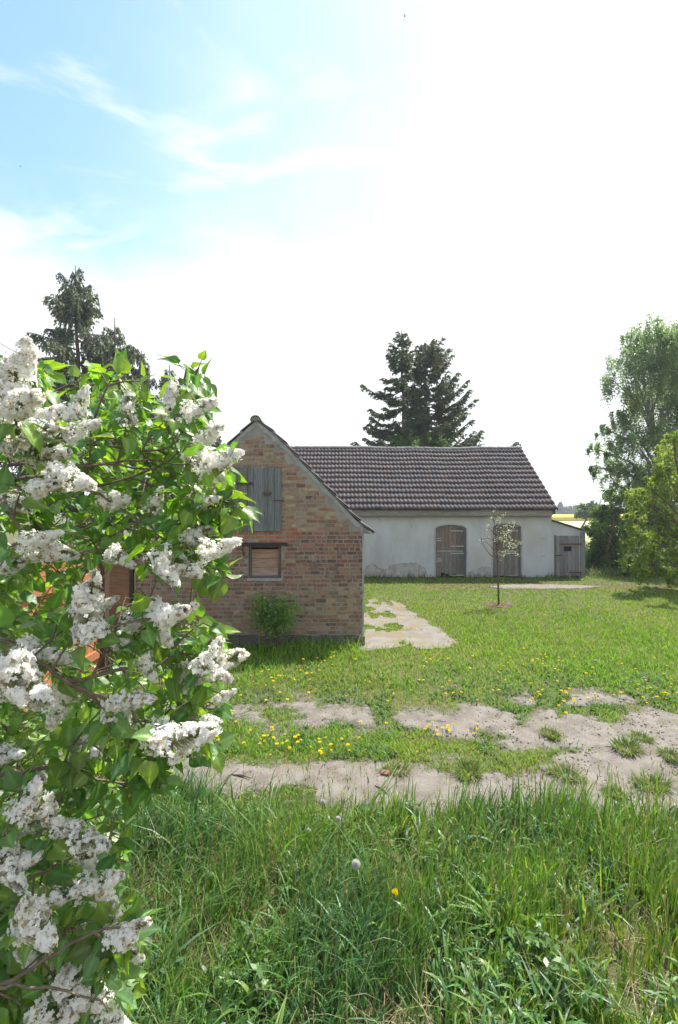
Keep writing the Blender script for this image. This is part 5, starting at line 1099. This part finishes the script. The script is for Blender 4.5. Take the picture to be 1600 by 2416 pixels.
# ------------------------------------------------------------------ weeds in the verge
def rosette(p, n, ln, wd_, col, up, label, cat, name):
    az = np.arange(n)*2.4+rng.normal(0, .2, n); X = p[0]+np.cos(az)*.01; Y = p[1]+np.sin(az)*.01; le = rng.uniform(.35, 1.3, n)*up
    V, Fc, T = blades(X, Y, ln*rng.uniform(.7, 1.15, n), wd_*rng.uniform(.7, 1.2, n), az, le, rng.uniform(.1, .5, n), np.tile(col, (n, 1))*rng.uniform(.75, 1.3, (n, 1)), 4, face=az+math.pi/2)
    return tag(link(name, npmesh(name, V, Fc, T), M['grass'], origin=(p[0], p[1], 0)), label, cat)
rosette(G(1180, 2215), 34, .24, .030, (.12, .23, .04), 1.0, 'plantain rosette with long ribbed leaves right of the yellow dandelion', 'plantain', 'plantain')
rosette(G(1150, 2440), 11, .19, .062, (.085, .18, .055), 1.0, 'broad pale dock leaves at the bottom edge of the grass', 'dock plant', 'dock_plant')
rosette(G(360, 2330), 22, .24, .035, (.12, .22, .13), 1.1, 'grey green thistle leaves in shade beside the lowest lilac blossom', 'thistle', 'thistle')
for (x, y, lb) in ((1245, 2290, 'leafy nettle in the grass left of the pale stones'), (1290, 2380, 'lower leafy nettle nearest the bottom edge, below the other nettle'), (560, 2330, 'leafy nettle in the dark grass right of the thistle')):
    q = G(x, y); t = empty('nettle', q, lb, 'nettle'); st = MB(); cs_ = []
    for k in range(9):
        s0 = q+Vector((random.gauss(0, .06), random.gauss(0, .05), 0)); e0 = s0+Vector((random.gauss(0, .04), random.gauss(0, .04), random.uniform(.12, .24))); st.tube([s0, s0.lerp(e0, .5), e0], [.003, .0025, .0015], 5); cs_ += [tuple(s0.lerp(e0, u)) for u in (.35, .5, .65, .8, .9, 1.0)]
    st.build('stems', M['stem'], t); cs_ = np.array(cs_); ci = np.repeat(np.arange(len(cs_)), 4)
    V, Fc, T = leafquads(cs_[ci]+rng.normal(0, .008, (len(ci), 3)), np.full(len(ci), .042), np.tile([.10, .20, .05], (len(ci), 1))*rng.uniform(.7, 1.3, (len(ci), 1)), up=1.2, asp=.6); link('leaves', npmesh('leaves', V, Fc, T), M['grass'], t)

# ------------------------------------------------------------------ air
hz = bpy.data.materials.new('haze'); hz.use_nodes = True; t_ = hz.node_tree; t_.nodes.clear(); o_ = N(t_, 'ShaderNodeOutputMaterial'); v_ = N(t_, 'ShaderNodeVolumePrincipled')
v_.inputs['Color'].default_value = (.86, .92, 1, 1); v_.inputs['Density'].default_value = HAZE; v_.inputs['Anisotropy'].default_value = .2; t_.links.new(v_.outputs[0], o_.inputs['Volume'])
b = MB(); b.box(-2600, 2600, -40, 2600, -1.2, 40); tag(b.build('haze', hz), 'thin pale summer haze over the fields', 'haze', kind='stuff')

# ------------------------------------------------------------------ overhead cables, bird
for (a, c, lb) in (((-60, 765, 13), (560, 1090, 30), 'topmost black overhead cable slanting down behind the lilac'), ((-60, 825, 13), (560, 1130, 30), 'second overhead cable from the top, behind the lilac'), ((-60, 850, 13), (520, 1140, 30), 'third overhead cable from the top, half hidden'), ((-60, 880, 13), (520, 1160, 30), 'lowest overhead cable crossing behind the lilac top')):
    p0, p1 = P(*a), P(*c); p0 = p0+(p0-p1)*.15; b = MB(); pts = [p0.lerp(p1, k/20)+Vector((0, 0, -.35*math.sin(math.pi*k/20))) for k in range(21)]; b.tube(pts, .011, 5); tag(b.build('overhead_cable', M['cable'], origin=p0), lb, 'cable', 'overhead cables at the left')
for x, y, d, s, lb in ((955, 38, 60, .30, 'dark bird flying high near the top of the picture'), (48, 393, 75, .22, 'tiny dark bird far off in the blue sky at left')):
    o0 = P(x, y, d); b = MB(); b.tube([o0+Vector((-.5*s, 0, .05*s)), o0+Vector((-.2*s, 0, 0)), o0+Vector((.3*s, 0, 0)), o0+Vector((.55*s, 0, .06*s))], [.02*s, .13*s, .14*s, .02*s], 8)
    for sg_ in (1, -1): b.add([o0+Vector((-.15*s, 0, .05*s)), o0+Vector((.25*s, 0, .05*s)), o0+Vector((.1*s, sg_*.5*s, .30*s)), o0+Vector((-.25*s, sg_*.95*s, .12*s))], [(0, 1, 2, 3)])
    tag(b.build('bird', M['feather'], origin=o0), lb, 'bird')
